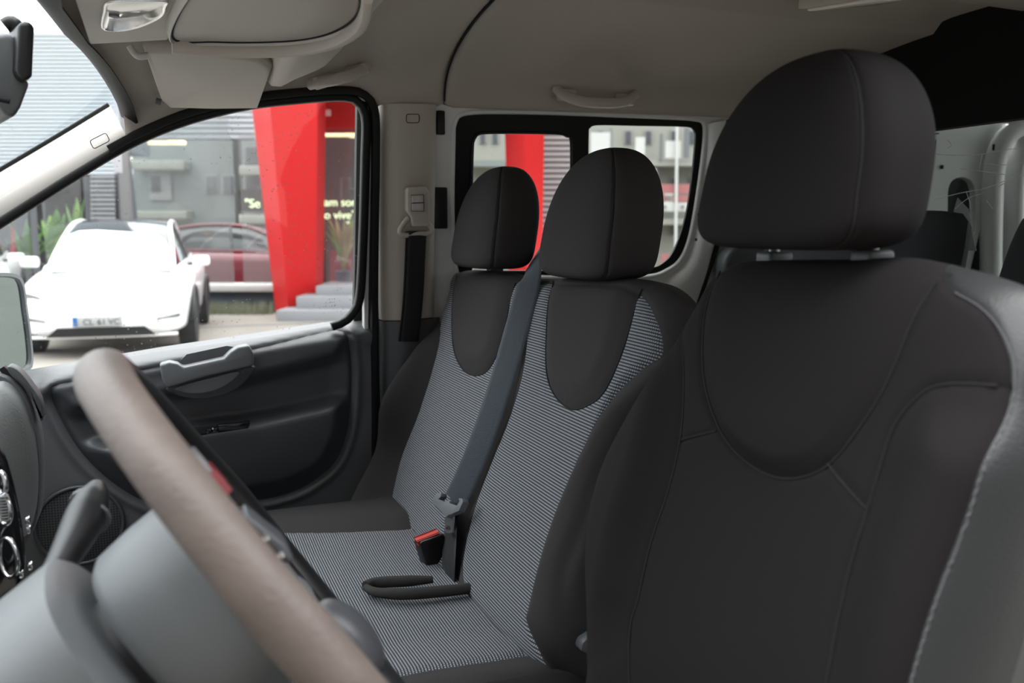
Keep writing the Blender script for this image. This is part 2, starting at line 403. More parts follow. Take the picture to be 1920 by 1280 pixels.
def cut(P, A, T, f, eps=2e-4):
    """split triangles T of points P (with attribute A) along f=0"""
    f = np.where(np.abs(f) < eps, 0, f); P = [p for p in P]; A = list(A); sg = np.sign(f); out = []; cache = {}
    fl = list(f)
    def mid(i, j):
        k = (min(i, j), max(i, j))
        if k not in cache:
            t = fl[i] / (fl[i] - fl[j]); P.append(P[i] + t * (P[j] - P[i])); A.append(A[i] + t * (A[j] - A[i])); cache[k] = len(P) - 1
        return cache[k]
    T = np.asarray(T); S = sg[T]; cross = (S.max(1) > 0) & (S.min(1) < 0)
    out = [tuple(t) for t in T[~cross]]
    for t in T[cross]:
        t = list(t); s = [sg[i] for i in t]
        if 0 in s:
            k = s.index(0); a, b, c = t[k], t[(k + 1) % 3], t[(k + 2) % 3]; m_ = mid(b, c); out += [(a, b, m_), (a, m_, c)]
        else:
            k = [i for i in range(3) if s[i] != s[(i + 1) % 3] and s[i] != s[(i + 2) % 3]][0]
            a, b, c = t[k], t[(k + 1) % 3], t[(k + 2) % 3]; m1 = mid(a, b); m2 = mid(a, c)
            out += [(a, m1, m2), (m1, b, c), (m1, c, m2)]
    return np.array(P), np.array(A), np.array(out)
def disc_mesh(outline, nr=70, c=None, power=.6):
    """rings of a star-shaped outline, denser near the rim; attribute = ring parameter 0..1"""
    O = np.asarray(outline, float); n = len(O); c = O.mean(0) if c is None else np.asarray(c, float)
    P = [c]; A = [0.]; T = []
    for i in range(1, nr + 1):
        s = i / nr; s = (1 - power) * s + power * math.sin(s * math.pi / 2)
        for q in O: P.append(c + s * (q - c)); A.append(s)
    for j in range(n): T.append((0, 1 + j, 1 + (j + 1) % n))
    for i in range(1, nr):
        a, b = 1 + (i - 1) * n, 1 + i * n
        for j in range(n):
            k = (j + 1) % n; T += [(a + j, b + j, b + k), (a + j, b + k, a + k)]
    return np.array(P), np.array(A), np.array(T)
def grid_mesh(x0, x1, y0, y1, nx, ny):
    X, Yg = np.meshgrid(np.linspace(x0, x1, nx), np.linspace(y0, y1, ny)); P = np.stack([X.ravel(), Yg.ravel()], 1); T = []
    for j in range(ny - 1):
        for i in range(nx - 1):
            a = j * nx + i; T += [(a, a + 1, a + nx + 1), (a, a + nx + 1, a + nx)]
    return P, np.zeros(len(P)), np.array(T)
def emit_regions(P, T, reg, W, names, parent, uv=None):
    """one mesh per region id; names: {id: (name, material)}"""
    out = {}
    for r, (nm, m) in names.items():
        t = T[reg == r]
        if len(t) == 0: continue
        ids, inv = np.unique(t, return_inverse=True); inv = inv.reshape(t.shape)
        out[r] = obj(nm, W[ids], inv, m, parent, uv=(P[ids] if uv is None else uv[ids]))
    return out
def sstep(x): x = np.clip(x, 0, 1); return x * x * (3 - 2 * x)
#PART2
# ================================================================== THE VAN BODY (setting)
def yw(z): return 1.88 - .2 * max(0.0, z - 1.2)          # passenger side leans inwards above the belt
def onW(px, py, off=0.0):
    y = 1.84
    for _ in range(12): p = onY(px, py, y + off); y = yw(p[2])
    return p
YC = 1.16                                                # middle of the van
# roof rail seen above the passenger windows
RAIL = np.array([onW(*q, -.016) for q in [(238, 262), (300, 238), (350, 222), (460, 196), (560, 184), (650, 181), (705, 195), (815, 199), (1000, 206), (1335, 218)]])
def rail(x):
    return np.interp(x, RAIL[:, 0], RAIL[:, 1]), np.interp(x, RAIL[:, 0], RAIL[:, 2])
def zc(x): return np.interp(x, [-.14, -.05, .1, .3, .57, 1.2, 1.9], [1.71, 1.745, 1.80, 1.85, 1.868, 1.868, 1.868])
def xfront(y):
    a = abs(y - YC); return np.interp(a, [0, .2, .45, .56, .62], [-.112, -.10, -.066, -.05, -.045])
def head_pt(x, t):
    """headliner: t 0 = passenger rail, pi = driver rail"""
    yr, zr = rail(x); n = 2.5
    c, s = math.cos(t), math.sin(t)
    yy = YC + (yr - YC) * math.copysign(abs(c) ** (2 / n), c); z = zr + (zc(x) - zr) * abs(s) ** (2 / n)
    return yy, z
def head_sheet(name, xa, xb, nx, m, parent=None, step=False, front=False):
    nt_ = 90; V = []; Fc = []
    for i in range(nx):
        for j in range(nt_):
            t = math.pi * j / (nt_ - 1)
            y0 = head_pt(.3, t)[0]; a = xfront(y0) if front else xa
            f = i / (nx - 1); x = a + (xb - a) * f
            y, z = head_pt(x, t)
            if step:
                d = abs(y - YC)
                z += .022 * (1 - float(sstep(np.array((d - .20) / .025)))) - .026 * (1 - float(sstep(np.array((d - .045) / .02))))
            # rolled edges at both ends, so that the joint between the two liners reads as a gap
            e = min(x - a, xb - x); z += .006 * (1 - min(1, e / .008)) ** 2 if e < .008 else 0
            V.append((x, y, z))
    for i in range(nx - 1):
        for j in range(nt_ - 1):
            q = i * nt_ + j; Fc.append((q, q + 1, q + nt_ + 1, q + nt_))
    o = obj(name, V, Fc, m, parent)
    sd = o.modifiers.new('thickness', 'SOLIDIFY'); sd.thickness = .012; sd.offset = 1
    return o
ceiling = head_sheet('ceiling', .573, 1.86, 60, 'headliner', step=True); tag(ceiling, kind='structure')
head_sheet('front_headliner', -.1, .570, 50, 'headliner', ceiling, front=True)
tube('liner_joint', [(.572, head_pt(.572, t)[0], head_pt(.572, t)[1] + .004) for t in np.linspace(.02, math.pi - .02, 80)], .0022, 'seam_dark', ceiling, seg=6)
# roof skin over the headliner keeps daylight out
V = []; Fc = []
for i, x0_ in enumerate(np.linspace(0, 1, 24)):
    for j in range(40):
        xa0 = xfront(head_pt(.3, math.pi * j / 39)[0]) + .012; x = xa0 + (3.3 - xa0) * x0_ ** 1.5
        y, z = head_pt(min(x, 1.9), math.pi * j / 39)
        V.append((x, YC + (y - YC) * (1 + .05 * min(1, x0_ * 6)), z + .014 + .02 * min(1, x0_ * 5)))
for i in range(23):
    for j in range(39): q = i * 40 + j; Fc.append((q, q + 1, q + 41, q + 40))
roof = obj('roof_skin', V, Fc, 'white_paint', ceiling)

# floor of the van
fl = box('floor', (1.35, YC, .43), (3.9, 1.5, .06), 'floor_rubber'); tag(fl, kind='structure')

# ---------------------------------------------------------------- passenger front door
door = empty('door_1', (0, 1.9, .5), kind='structure')
glass_px = [(-300, 600), (-140, 505), (-60, 466), (0, 430), (60, 392), (150, 335), (250, 277), (350, 236), (460, 208), (560, 196), (635, 191), (662, 198), (675, 225), (674, 300), (670, 450), (664, 555), (650, 585), (618, 604), (500, 625), (300, 655), (150, 681), (0, 707), (-140, 735), (-300, 768)]
GL = spline([onW(*q, .02) for q in glass_px], 150, True)
# pane
c0 = GL.mean(0); V = [c0] + list(c0 + (GL - c0) * 1.02); n_ = len(GL)
win1 = empty('window_1', c0, kind='structure')
pane = obj('pane', V, [(0, 1 + j, 1 + (j + 1) % n_) for j in range(n_)], 'side_glass', win1, smooth=False)
# maker's marks etched in the lower rear corner of the pane
for k in range(3):
    for i in range(6):
        px = 606 + i * 4 + random.uniform(-.6, .6); py = 563 + k * 6 - i * .5
        if random.random() < .2: continue
        a, b = onW(px, py, .012), onW(px + random.uniform(.6, 2.4), py + random.uniform(-2.5, 2.5), .012)
        tube('etched_mark', [a, b], .0006, 'ink', win1, seg=4)
# door leaf below the belt and outer skin
box('door_skin', (.0, 1.985, .80), (.93, .02, .62), 'white_paint', door)
# black glazing rubber round the pane: a flat band
gin = GL.copy(); cc = gin.mean(0)
def offset_loop(L, d, axis=(0, 1, 0)):
    L = np.asarray(L); T = np.roll(L, -1, 0) - np.roll(L, 1, 0); T /= np.linalg.norm(T, axis=1)[:, None] + 1e-12
    N = np.cross(T, np.asarray(axis, float)); N /= np.linalg.norm(N, axis=1)[:, None] + 1e-12
    if ((L - L.mean(0)) * N).sum() < 0: N = -N
    return L + N * d
mid = offset_loop(GL, .0065); mid[:, 1] -= .026
keep = [i for i in range(len(mid)) if not (mid[i][0] < .335 and mid[i][2] < 1.20 + .12 * (mid[i][0] + .05) + .03)]
rot = next(k for k in range(len(keep)) if keep[k] - keep[k - 1] > 1 or (k == 0 and keep[0] != 0)) if keep[0] == 0 and keep[-1] == len(mid) - 1 else 0
order = keep[rot:] + keep[:rot]
tube('window_seal', mid[order], .01, 'black_rubber', door, seg=12, flat=(.0125, .009), nrm=(0, 1, 0))
# door frame edge (white painted) and the body seal behind it
fr_px = [(120, 340), (250, 262), (350, 222), (460, 194), (560, 182), (640, 178), (672, 186), (690, 215), (692, 300), (688, 450), (686, 605), (688, 700), (690, 800)]
FR = spline([onW(*q) for q in fr_px], 90)
tube('door_frame_edge', FR + np.array([0, .006, 0]), .01, 'white_paint', door, seg=10, flat=(.012, .0055), nrm=(0, 1, 0))
bs_px = [(205, 280), (262, 250), (352, 213), (462, 186), (562, 174), (645, 170), (682, 178), (702, 210), (704, 300), (702, 450), (701, 605), (702, 720), (702, 900)]
BS = spline([onW(*q, -.012) for q in bs_px], 90)
tube('body_seal', BS, .01, 'black_rubber', door, seg=10, flat=(.012, .0085), nrm=(0, 1, 0))

# door card: one relief surface cut along its panel joints
YD = 1.862
def dpx(px, py, y=YD): p = onY(px, py, y); return np.array([p[0], p[2]])
top_line = np.array([dpx(*q) for q in [(-160, 742), (0, 709), (150, 683), (300, 657), (500, 627), (618, 608), (690, 600)]])
crease = np.array([dpx(*q, 1.84) for q in [(-160, 775), (60, 735), (200, 708), (300, 690), (480, 656), (640, 618), (690, 612)]])
ledge = np.array([dpx(*q, 1.83) for q in [(-160, 880), (100, 850), (270, 818), (480, 788), (600, 762), (664, 742), (690, 738)]])
Dpan = spline([dpx(*q, 1.85) for q in [(94, 738), (108, 722), (200, 705), (300, 688), (480, 655), (600, 628), (642, 622), (655, 640), (662, 700), (656, 800), (632, 868), (580, 912), (520, 935), (450, 946), (380, 955), (290, 950), (215, 912), (150, 850), (108, 780)]], 130, True)
x0, x1 = -.48, .428
P, A, T = grid_mesh(x0, x1, .50, 1.262, 150, 130)
ft = np.interp(P[:, 0], top_line[:, 0], top_line[:, 1]) - P[:, 1]
P, A, T = cut(P, A, T, ft); ft = np.interp(P[:, 0], top_line[:, 0], top_line[:, 1]) - P[:, 1]
T = T[ft[T].mean(1) > 0]
fd = poly_sdf(P, Dpan); P, A, T = cut(P, A, T, fd)
fd = poly_sdf(P, Dpan); ft = np.interp(P[:, 0], top_line[:, 0], top_line[:, 1]) - P[:, 1]
zcz = np.interp(P[:, 0], crease[:, 0], crease[:, 1]); zl = np.interp(P[:, 0], ledge[:, 0], ledge[:, 1])
ins = sstep(fd / .05)
strip = .034 * sstep((P[:, 1] - (zcz - .085)) / .045)
bulge = .052 * (1 - sstep((P[:, 1] - (zl - .018)) / .030)) * (1 - .55 * sstep((zl - .02 - P[:, 1]) / .22))
relief = ins * (strip + bulge - .012) 
relief += -.007 * np.exp(-(fd / .004) ** 2) + .006 * np.exp(-((fd + .012) / .008) ** 2)
roll = ft / .035
relief += -.058 * (1 - np.clip(roll, 0, 1)) ** 2 + .012 * np.exp(-((ft - .035) / .02) ** 2)
W = np.stack([P[:, 0], YD - relief, P[:, 1]], 1)
reg = (fd[T].mean(1) > 0).astype(int)
dc = emit_regions(P, T, reg, W, {0: ('door_card', 'door_plastic'), 1: ('door_pocket_panel', 'door_plastic_dark')}, door)
# pull handle
hp = [onY(*q, 1.805) for q in [(299, 684), (318, 679), (334, 682), (344, 689), (420, 672), (432, 660), (446, 651), (468, 647), (476, 664), (476, 686), (440, 694), (380, 708), (312, 728), (304, 712)]]
ph = prism('pull_handle', hp, 'door_plastic_grey', door, bevel=.005, thick=(0, .040, 0), seg=3)
cup = [onY(*q, 1.852) for q in [(334, 680), (350, 664), (425, 648), (440, 650), (432, 664), (420, 674), (344, 692)]]
prism('handle_cup', cup, 'dash_grey', door, thick=(0, .01, 0))
bowl = spline([onY(*q, 1.822) for q in [(312, 727), (380, 707), (475, 686), (468, 705), (445, 728), (410, 743), (370, 748), (335, 742)]], 60, True)
prism('release_bowl', bowl, 'door_plastic_dark', door, bevel=.004, thick=(0, .03, 0))
lev = spline([onY(*q, 1.816) for q in [(328, 727), (390, 709), (450, 696), (430, 718), (400, 733), (365, 738), (338, 734)]], 50, True)
prism('release_lever', lev, 'door_plastic_grey', door, bevel=.003, thick=(0, .012, 0))
# window switch panel on the armrest
sw = [onY(*q, 1.812) for q in [(345, 805), (470, 788), (466, 803), (346, 822)]]
prism('switch_panel', sw, 'black_plastic', door, bevel=.002, thick=(0, -.006, .004))
for q in [(392, 808), (404, 806)]:
    c = onY(*q, 1.802); box('window_switch', c, (.012, .008, .012), 'black_gloss', door, bevel=.002)
c = onY(399, 803, 1.797); box('switch_light', c, (.004, .003, .004), 'chrome', door, bevel=.001)
c = onY(437, 799, 1.804); box('coin_recess', c, (.062, .006, .014), 'black_gloss', door, bevel=.003)
# loudspeaker in the lower front corner
sc_ = onY(150, 985, 1.852); th = np.linspace(0, 2 * math.pi, 48, endpoint=False); rs = .079
spk = np.stack([sc_[0] + rs * np.cos(th), np.full(48, sc_[1]), sc_[2] + rs * np.sin(th)], 1)
V = [sc_ + np.array([0, -.006, 0])]; U = [(0, 0)]
for k in (.4, .8, 1):
    for q in spk: V.append(sc_ + (q - sc_) * k + np.array([0, -.006 * (1 - k * k), 0])); U.append(((q[0] - sc_[0]) * k, (q[2] - sc_[2]) * k))
Fc = [(0, 1 + j, 1 + (j + 1) % 48) for j in range(48)]
for r_ in (0, 1):
    for j in range(48): k = (j + 1) % 48; a = 1 + r_ * 48; Fc.append((a + j, a + 48 + j, a + 48 + k, a + k))
g_ = obj('speaker_grille', V, Fc, 'speaker_mesh', door, uv=U)
tube('speaker_ring', np.vstack([spk]), .004, 'door_plastic_dark', g_, closed=True, seg=8)

# ---------------------------------------------------------------- centre pillar trim with seat belt
bp = empty('trim_1', (.5, 1.82, .6), kind='structure')
lx = [(713, 197), (713, 300), (713, 450), (716, 600)]; rx = [(816, 199), (815, 300), (813, 450), (813, 592)]
secs = []
for a, b in zip(spline([onW(*q) for q in lx], 24), spline([onW(*q) for q in rx], 24)):
    row = []
    for f, dy in [(0, .03), (0, .0), (.05, -.010), (.22, -.026), (.30, -.030), (.8, -.030), (.95, -.024), (1, -.005), (1, .03)]:
        q = a + (b - a) * f; row.append(q + np.array([0, dy, 0]))
    secs.append(row)
loft('pillar_cover', secs, 'pillar_beige', bp, auto=60)
secs = []
for a, b in zip(spline([onW(*q) for q in [(716, 602), (717, 700), (722, 900), (726, 1150)]], 12), spline([onW(*q) for q in [(822, 594), (822, 700), (822, 900), (822, 1150)]], 12)):
    row = []
    for f, dy in [(0, .03), (0, .0), (.06, -.014), (.3, -.026), (.8, -.026), (1, -.01), (1, .03)]:
        row.append(a + (b - a) * f + np.array([0, dy, 0]))
    secs.append(row)
loft('lower_pillar_cover', secs, 'door_plastic', bp, auto=60)
def outline_badge(cx, cy, w_, h_, dy, parent, ang=0):
    L = []
    for q in rrect(0, 0, w_, h_, h_ * .25):
        ca, sa = math.cos(ang), math.sin(ang); L.append(onW(cx + q[0] * ca - q[1] * sa, cy + q[0] * sa + q[1] * ca, dy))
    tube('airbag_badge', L, .0008, 'seam_dark', parent, closed=True, seg=5)
outline_badge(774, 222, 24, 16, -.031, bp)

# belt height adjuster, its guide and the webbing
belt = empty('pillar_seat_belt', onW(780, 600, -.03), 'black seat belt hanging from the beige height adjuster on the centre pillar', 'seat belt')
adj = [onW(*q, -.03) for q in [(757, 352), (792, 350), (799, 362), (800, 420), (797, 425), (768, 425), (764, 404), (757, 396)]]
prism('height_adjuster', adj, 'headliner_plastic', belt, bevel=.004, thick=(0, -.026, 0), seg=3)
b_ = [onW(*q, -.058) for q in [(771, 366), (794, 365), (795, 396), (772, 396)]]
hb = prism('adjuster_button', b_, 'pillar_plastic', belt, bevel=.002, thick=(0, -.004, 0))
tube('button_edge', [onW(*q, -.063) for q in [(771, 366), (794, 365), (795, 396), (772, 396)]], .0009, 'seam_dark', belt, closed=True, seg=5)
tube('button_slot', [onW(771, 381, -.063), onW(795, 380, -.063)], .001, 'seam_dark', belt, seg=5)
lp = spline([onW(*q, -.045) for q in [(766, 408), (752, 426), (750, 436), (760, 441), (782, 437), (802, 437), (810, 430), (800, 416)]], 50)
tube('belt_guide', lp, .0055, 'headliner_plastic', belt, seg=10)
wp = spline([onW(*q, -.047) for q in [(783, 433), (781, 480), (778, 540), (774, 590), (768, 640)]], 30)
tube('webbing', wp, .01, 'belt_web_black', belt, seg=12, flat=(.0018, .021), nrm=(.1, -1, 0))
tube('webbing_return', wp + np.array([-.004, .012, 0]), .01, 'belt_web_black', belt, seg=12, flat=(.0015, .021), nrm=(.25, -1, 0))

# ---------------------------------------------------------------- front pillar trim
ap = empty('trim_2', (-.2, 1.74, 1.45), kind='structure')
upc = spline([onY(*q, 1.86) for q in [(-300, 500), (-140, 405), (-60, 358), (0, 322), (100, 263), (207, 198)]], 30)
loc_ = spline([onW(*q, -.005) for q in [(-300, 600), (-140, 505), (-60, 462), (0, 424), (130, 338), (243, 266)]], 30)
secs = []
for a, b in zip(upc, loc_):
    row = []
    for f in np.linspace(0, 1, 9):
        q = a + (b - a) * f; q = q + np.array([-.2, -1, .3]) * .018 * math.sin(math.pi * f) ** .7; row.append(q)
    row += [b + np.array([0, .03, 0]), a + np.array([0, .02, -.03])]
    secs.append(row)
loft('pillar_cover', secs, 'pillar_plastic', ap, auto=60)
# seal strip along the windscreen side of the pillar
tube('windscreen_edge', upc + np.array([-.003, .0, .002]), .004, 'black_rubber', ap, seg=8)
outline_badge(187, 264, 34, 17, -.038, ap, math.radians(-27))
# lower continuation of the A pillar towards the dashboard (outside the frame)

# ---------------------------------------------------------------- windscreen with dark printed border
wtop = np.array([(xfront(y) - .005, y, 0.0) for y in np.linspace(YC - .62, YC + .62, 25)])
V = []; Fc = []
for i, q in enumerate(wtop):
    for k in range(10):
        f = k / 9; a = abs(q[1] - YC) / .6
        x = q[0] - .80 * f; z = zc(xfront(q[1])) - .075 * a ** 3 - .004 - .56 * f
        V.append((x, YC + (q[1] - YC) * (1 + .20 * f), z))
for i in range(24):
    for k in range(9): q = i * 10 + k; Fc.append((q, q + 10, q + 11, q + 1))
win2 = obj('window_2', V, Fc, 'wind_glass'); tag(win2, kind='structure')
hdr = [np.array(V[i * 10]) + np.array([.012, 0, -.001]) for i in range(25)]
tube('windscreen_border', hdr, .01, 'black_rubber', win2, seg=8, flat=(.004, .017), nrm=(.5, 0, 1))

# ---------------------------------------------------------------- sliding side door and its window (passenger side)
sd_ = empty('wall_right', (1.0, 1.85, .5), kind='structure')
def sx(px, py, off=0): p = onW(px, py, off); return np.array([p[0], p[2]])
def lift(L, off): return np.array([(q[0], yw(q[1]) + off, q[1]) for q in L])
hole = spline([sx(*q) for q in [(850, 262), (852, 232), (870, 212), (960, 209), (1100, 213), (1250, 219), (1305, 223), (1322, 234), (1318, 300), (1300, 420), (1282, 478), (1255, 505), (1200, 520), (1000, 520), (880, 520), (855, 505), (848, 400)]], 160, True)
xr = 1.335
outer = np.array([(.556, .47), (xr, .47), (xr, 1.10), (xr, 1.30), (xr, 1.742), (.9, 1.742), (.556, 1.742), (.556, 1.2)])
O, I = match_loops(outer, hole, 150)
ring('door_panel', lift(O, 0), lift(I, 0), 'white_paint', sd_, thick=(0, .03, 0))
# inner lip of the opening
tube('opening_lip', lift(I, .002), .006, 'white_paint', sd_, closed=True, seg=8)
# hollow bits and latch at the front edge of the sliding door
box('latch_plate', onW(826, 390, -.006), (.03, .012, .09), 'black_plastic', sd_, bevel=.003)
box('latch_plate', onW(826, 230, -.006), (.018, .012, .05), 'black_plastic', sd_, bevel=.003)
# glazing: black printed border with two openings
gz = empty('window_3', (1.0, 1.86, 1.5), kind='structure')
lp_in = spline([sx(*q) for q in [(888, 275), (893, 258), (906, 249), (980, 248), (1050, 250), (1066, 256), (1073, 270), (1072, 400), (1070, 500), (1055, 508), (900, 508), (886, 495), (886, 380)]], 120, True)
rp_in = spline([sx(*q) for q in [(1107, 258), (1110, 240), (1124, 234), (1200, 235), (1290, 237), (1304, 242), (1308, 256), (1300, 340), (1288, 410), (1268, 468), (1248, 492), (1220, 502), (1130, 503), (1108, 498), (1106, 400)]], 120, True)
xm = sx(1090, 380)[0]
Hc = hole.mean(0); Hb = Hc + (hole - Hc) * 1.02
left_o = np.array([q if q[0] < xm else (xm, q[1]) for q in Hb]); right_o = np.array([q if q[0] > xm else (xm, q[1]) for q in Hb])
O, I = match_loops(left_o, lp_in, 120); ring('printed_border', lift(O, .008), lift(I, .008), 'black_rubber', gz, thick=(0, .006, 0))
tube('pane_frame', lift(I, .006), .0035, 'black_plastic', gz, closed=True, seg=8)
O, I2 = match_loops(right_o, rp_in, 120); ring('printed_border', lift(O, .008), lift(I2, .008), 'black_rubber', gz, thick=(0, .006, 0))
for L in (I, I2):
    c = L.mean(0); V = [c] + list(c + (L - c) * 1.03)
    obj('pane', lift(V, .012), [(0, 1 + j, 1 + (j + 1) % len(L)) for j in range(len(L))], 'rear_glass', gz, smooth=False)
# rear pillar of the sliding door opening: bulged white cover with two fixing holes
secs = []
for a, b in zip(spline([onW(*q, -.002) for q in [(1326, 232), (1322, 300), (1306, 420), (1288, 485), (1258, 515), (1215, 545)]], 26), spline([onW(*q, -.002) for q in [(1362, 226), (1358, 300), (1347, 420), (1335, 480), (1325, 540), (1300, 620)]], 26)):
    row = [a + np.array([0, .02, 0])]
    for f in np.linspace(0, 1, 7): row.append(a + (b - a) * f + np.array([0, -.022 * math.sin(math.pi * f) ** .6, 0]))
    row.append(b + np.array([0, .02, 0])); secs.append(row)
loft('rear_pillar', secs, 'white_paint', sd_, auto=60)
for q in [(1311, 402), (1305, 449), (1318, 370)]:
    c = onW(*q, -.022); r_ = .0035 if q[1] > 380 else .002
    box('fixing_hole', c, (r_ * 1.6, .004, r_ * 2), 'seam_dark', sd_, bevel=.001)
# door seal behind that pillar and the grey quarter trim
tube('rear_door_seal', spline([onW(*q, -.02) for q in [(1366, 225), (1362, 300), (1350, 430), (1338, 480), (1322, 530), (1290, 640)]], 40), .006, 'black_rubber', sd_, seg=8)
qt = [(1.33, yw(1.74) - .01, 1.74), (1.56, yw(1.74) - .01, 1.74), (1.56, yw(1.2) - .01, 1.2), (1.56, 1.87, .46), (1.33, 1.87, .46), (1.33, yw(1.2) - .01, 1.2)]
ring('quarter_panel', qt, [np.mean(qt, 0) + (np.array(q) - np.mean(qt, 0)) * .001 for q in qt], 'white_panel', sd_, thick=(0, .02, 0))
arm_o = spline([onW(*q, -.03) for q in [(1340, 560), (1338, 500), (1350, 468), (1385, 455), (1450, 456), (1520, 470), (1560, 560)]], 40)
prism('quarter_trim', arm_o, 'dash_light', sd_, bevel=.012, thick=(0, -.05, 0), seg=3)

# ---------------------------------------------------------------- bulkhead behind the second row
XP = 1.53
bh = empty('wall_back', (XP, YC, .5), kind='structure')
wt, wb = 1.665, 1.20
def secpoly(z0):  # part of the van's cross-section above z0
    L = [(XP, 2 * YC - 1.79, z0)]
    for j in range(41):
        y, z = head_pt(1.5, math.pi - math.pi * j / 40); L.append((XP, y, z + .04))
    L.append((XP, 1.79, z0)); return L
prism('bulkhead_header', secpoly(wt), 'partition_black', bh, thick=(.03, 0, 0))
prism('bulkhead_base', [(XP, .46, .46), (XP, 1.86, .46), (XP, 1.86, wb), (XP, .46, wb)], 'partition_black', bh, thick=(.03, 0, 0))
win4 = obj('window_4', [(XP + .012, .5, wb), (XP + .012, 1.82, wb), (XP + .012, 1.79, wt), (XP + .012, .53, wt)], [(0, 1, 2, 3)], 'plexi', smooth=False); tag(win4, kind='structure')
for L in [[(1752, 374), (1800, 362), (1850, 352), (1905, 330)], [(1800, 316), (1848, 322), (1895, 329)], [(1742, 288), (1790, 291), (1840, 289), (1890, 280), (1930, 276)], [(1846, 306), (1880, 309), (1925, 304)], [(1790, 392), (1815, 372), (1845, 362)], [(1776, 262), (1784, 272), (1776, 278)], [(1812, 360), (1818, 378), (1820, 392)], [(1850, 376), (1862, 392)], [(1870, 350), (1895, 338), (1925, 326)], [(1842, 288), (1838, 308), (1836, 320)]]:
    tube('scratch', spline([onX(*q, XP + .010) for q in L], 16), .0007, 'scratch_white', win4, seg=4)

# ---------------------------------------------------------------- load bay behind the bulkhead
cw = empty('wall_rear', (2.5, 1.85, .5), kind='structure')
def cx_(px, py): p = onW(px, py, .03); return np.array([p[0], p[2]])
ov = spline([cx_(*q) for q in [(1777, 385), (1778, 355), (1786, 338), (1803, 332), (1820, 338), (1828, 355), (1829, 388), (1828, 430), (1815, 450), (1790, 450), (1777, 430)]], 80, True)
xa_, xb_ = XP + .03, cx_(1862, 330)[0]
O, I = match_loops(np.array([(xa_, .5), (xb_, .5), (xb_, 1.2), (xb_, 1.82), (2.1, 1.82), (xa_, 1.82), (xa_, 1.3)]), ov, 120)
ring('side_panel', lift(O, .03), lift(I, .03), 'white_panel', cw, thick=(0, .02, 0))
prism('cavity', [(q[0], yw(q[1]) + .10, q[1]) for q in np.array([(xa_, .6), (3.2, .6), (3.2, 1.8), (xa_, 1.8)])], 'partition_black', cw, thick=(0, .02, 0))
# arched post round the side opening
for k, (dpx_, w_) in enumerate([(0, .038), (42, .034)]):
    arch = [onW(*q, .012) for q in [(1857 + dpx_, 640), (1858 + dpx_, 480), (1859 + dpx_, 400), (1862 + dpx_, 330), (1872 + dpx_, 280), (1892 + dpx_, 250), (1930 + dpx_, 234), (2000 + dpx_, 226)]]
    tube('arched_post', spline(arch, 40), .03, 'white_paint', cw, seg=12, flat=(.028, w_ * .62), nrm=(0, 1, 0))
tube('panel_joint', spline([onW(*q, .028) for q in [(1754, 262), (1748, 300), (1738, 352), (1733, 400)]], 12), .0022, 'seam_dark', cw, seg=6)
tube('panel_joint', spline([onW(*q, .028) for q in [(1690, 300), (1700, 260), (1760, 250)]], 12), .002, 'seam_dark', cw, seg=6)
box('panel_hole', onW(1766, 313, .027), (.012, .006, .012), 'seam_dark', cw, bevel=.003)
box('panel_hole', onW(1863, 276, -.01), (.006, .006, .018), 'seam_dark', cw, bevel=.002)
pp = [onW(*q, -.0) for q in [(1789, 400), (1795, 371), (1814, 392), (1818, 402)]]
box('load_floor', (2.55, YC, .52), (1.36, 1.44, .03), 'floor_rubber', cw)
card = prism('paper_sheet', [onX(1786, 402, 1.75), onX(1795, 371, 1.75), onX(1815, 392, 1.75), onX(1830, 470, 1.75), onX(1780, 470, 1.75)], 'plate_white', None, thick=(.002, 0, 0))
tag(card, 'white sheet leaning behind the scratched bulkhead window', 'paper')
# driver side of the body behind the open door, with its own window opening
ls = empty('wall_left', (1.3, .45, .5), kind='structure')
def lift_l(L, off=0): return np.array([(q[0], 2 * YC - yw(q[1]) - off, q[1]) for q in L])
hole2 = rrect(1.36, 1.50, .72, .36, .06)
O, I = match_loops(np.array([(.86, .47), (3.2, .47), (3.2, 1.78), (2.0, 1.78), (.86, 1.78), (.86, 1.2)]), hole2, 120)
ring('side_panel', lift_l(O), lift_l(I), 'white_panel', ls, thick=(0, -.03, 0))
# rear doors: lower panels and a wide opening for the rear glass
rd = empty('door_2', (3.2, YC, .5), kind='structure')
prism('rear_door_lower', [(3.2, .44, .47), (3.2, 1.88, .47), (3.2, 1.88, 1.12), (3.2, .44, 1.12)], 'white_panel', rd, thick=(.03, 0, 0))
obj('rear_pane', [(3.2, .5, 1.12), (3.2, 1.82, 1.12), (3.2, 1.76, 1.80), (3.2, .56, 1.80)], [(0, 1, 2, 3)], 'rear_glass', rd, smooth=False)
prism('pillar_core', [(.40, 1.915, .46), (.60, 1.915, .46), (.60, 1.915, 1.2), (.60, 1.815, 1.75), (.40, 1.815, 1.75), (.40, 1.915, 1.2)], 'black_rubber', bp, thick=(0, .02, 0))
box('door_sill', (.0, 1.90, .47), (1.2, .16, .10), 'black_plastic', bp)
# firewall
fwl = prism('wall_front', [(-.80, .44, .43), (-.80, 1.9, .43), (-.80, 1.9, 1.14), (-.80, .44, 1.14)], 'door_plastic_dark', None, thick=(-.03, 0, 0)); tag(fwl, kind='structure')
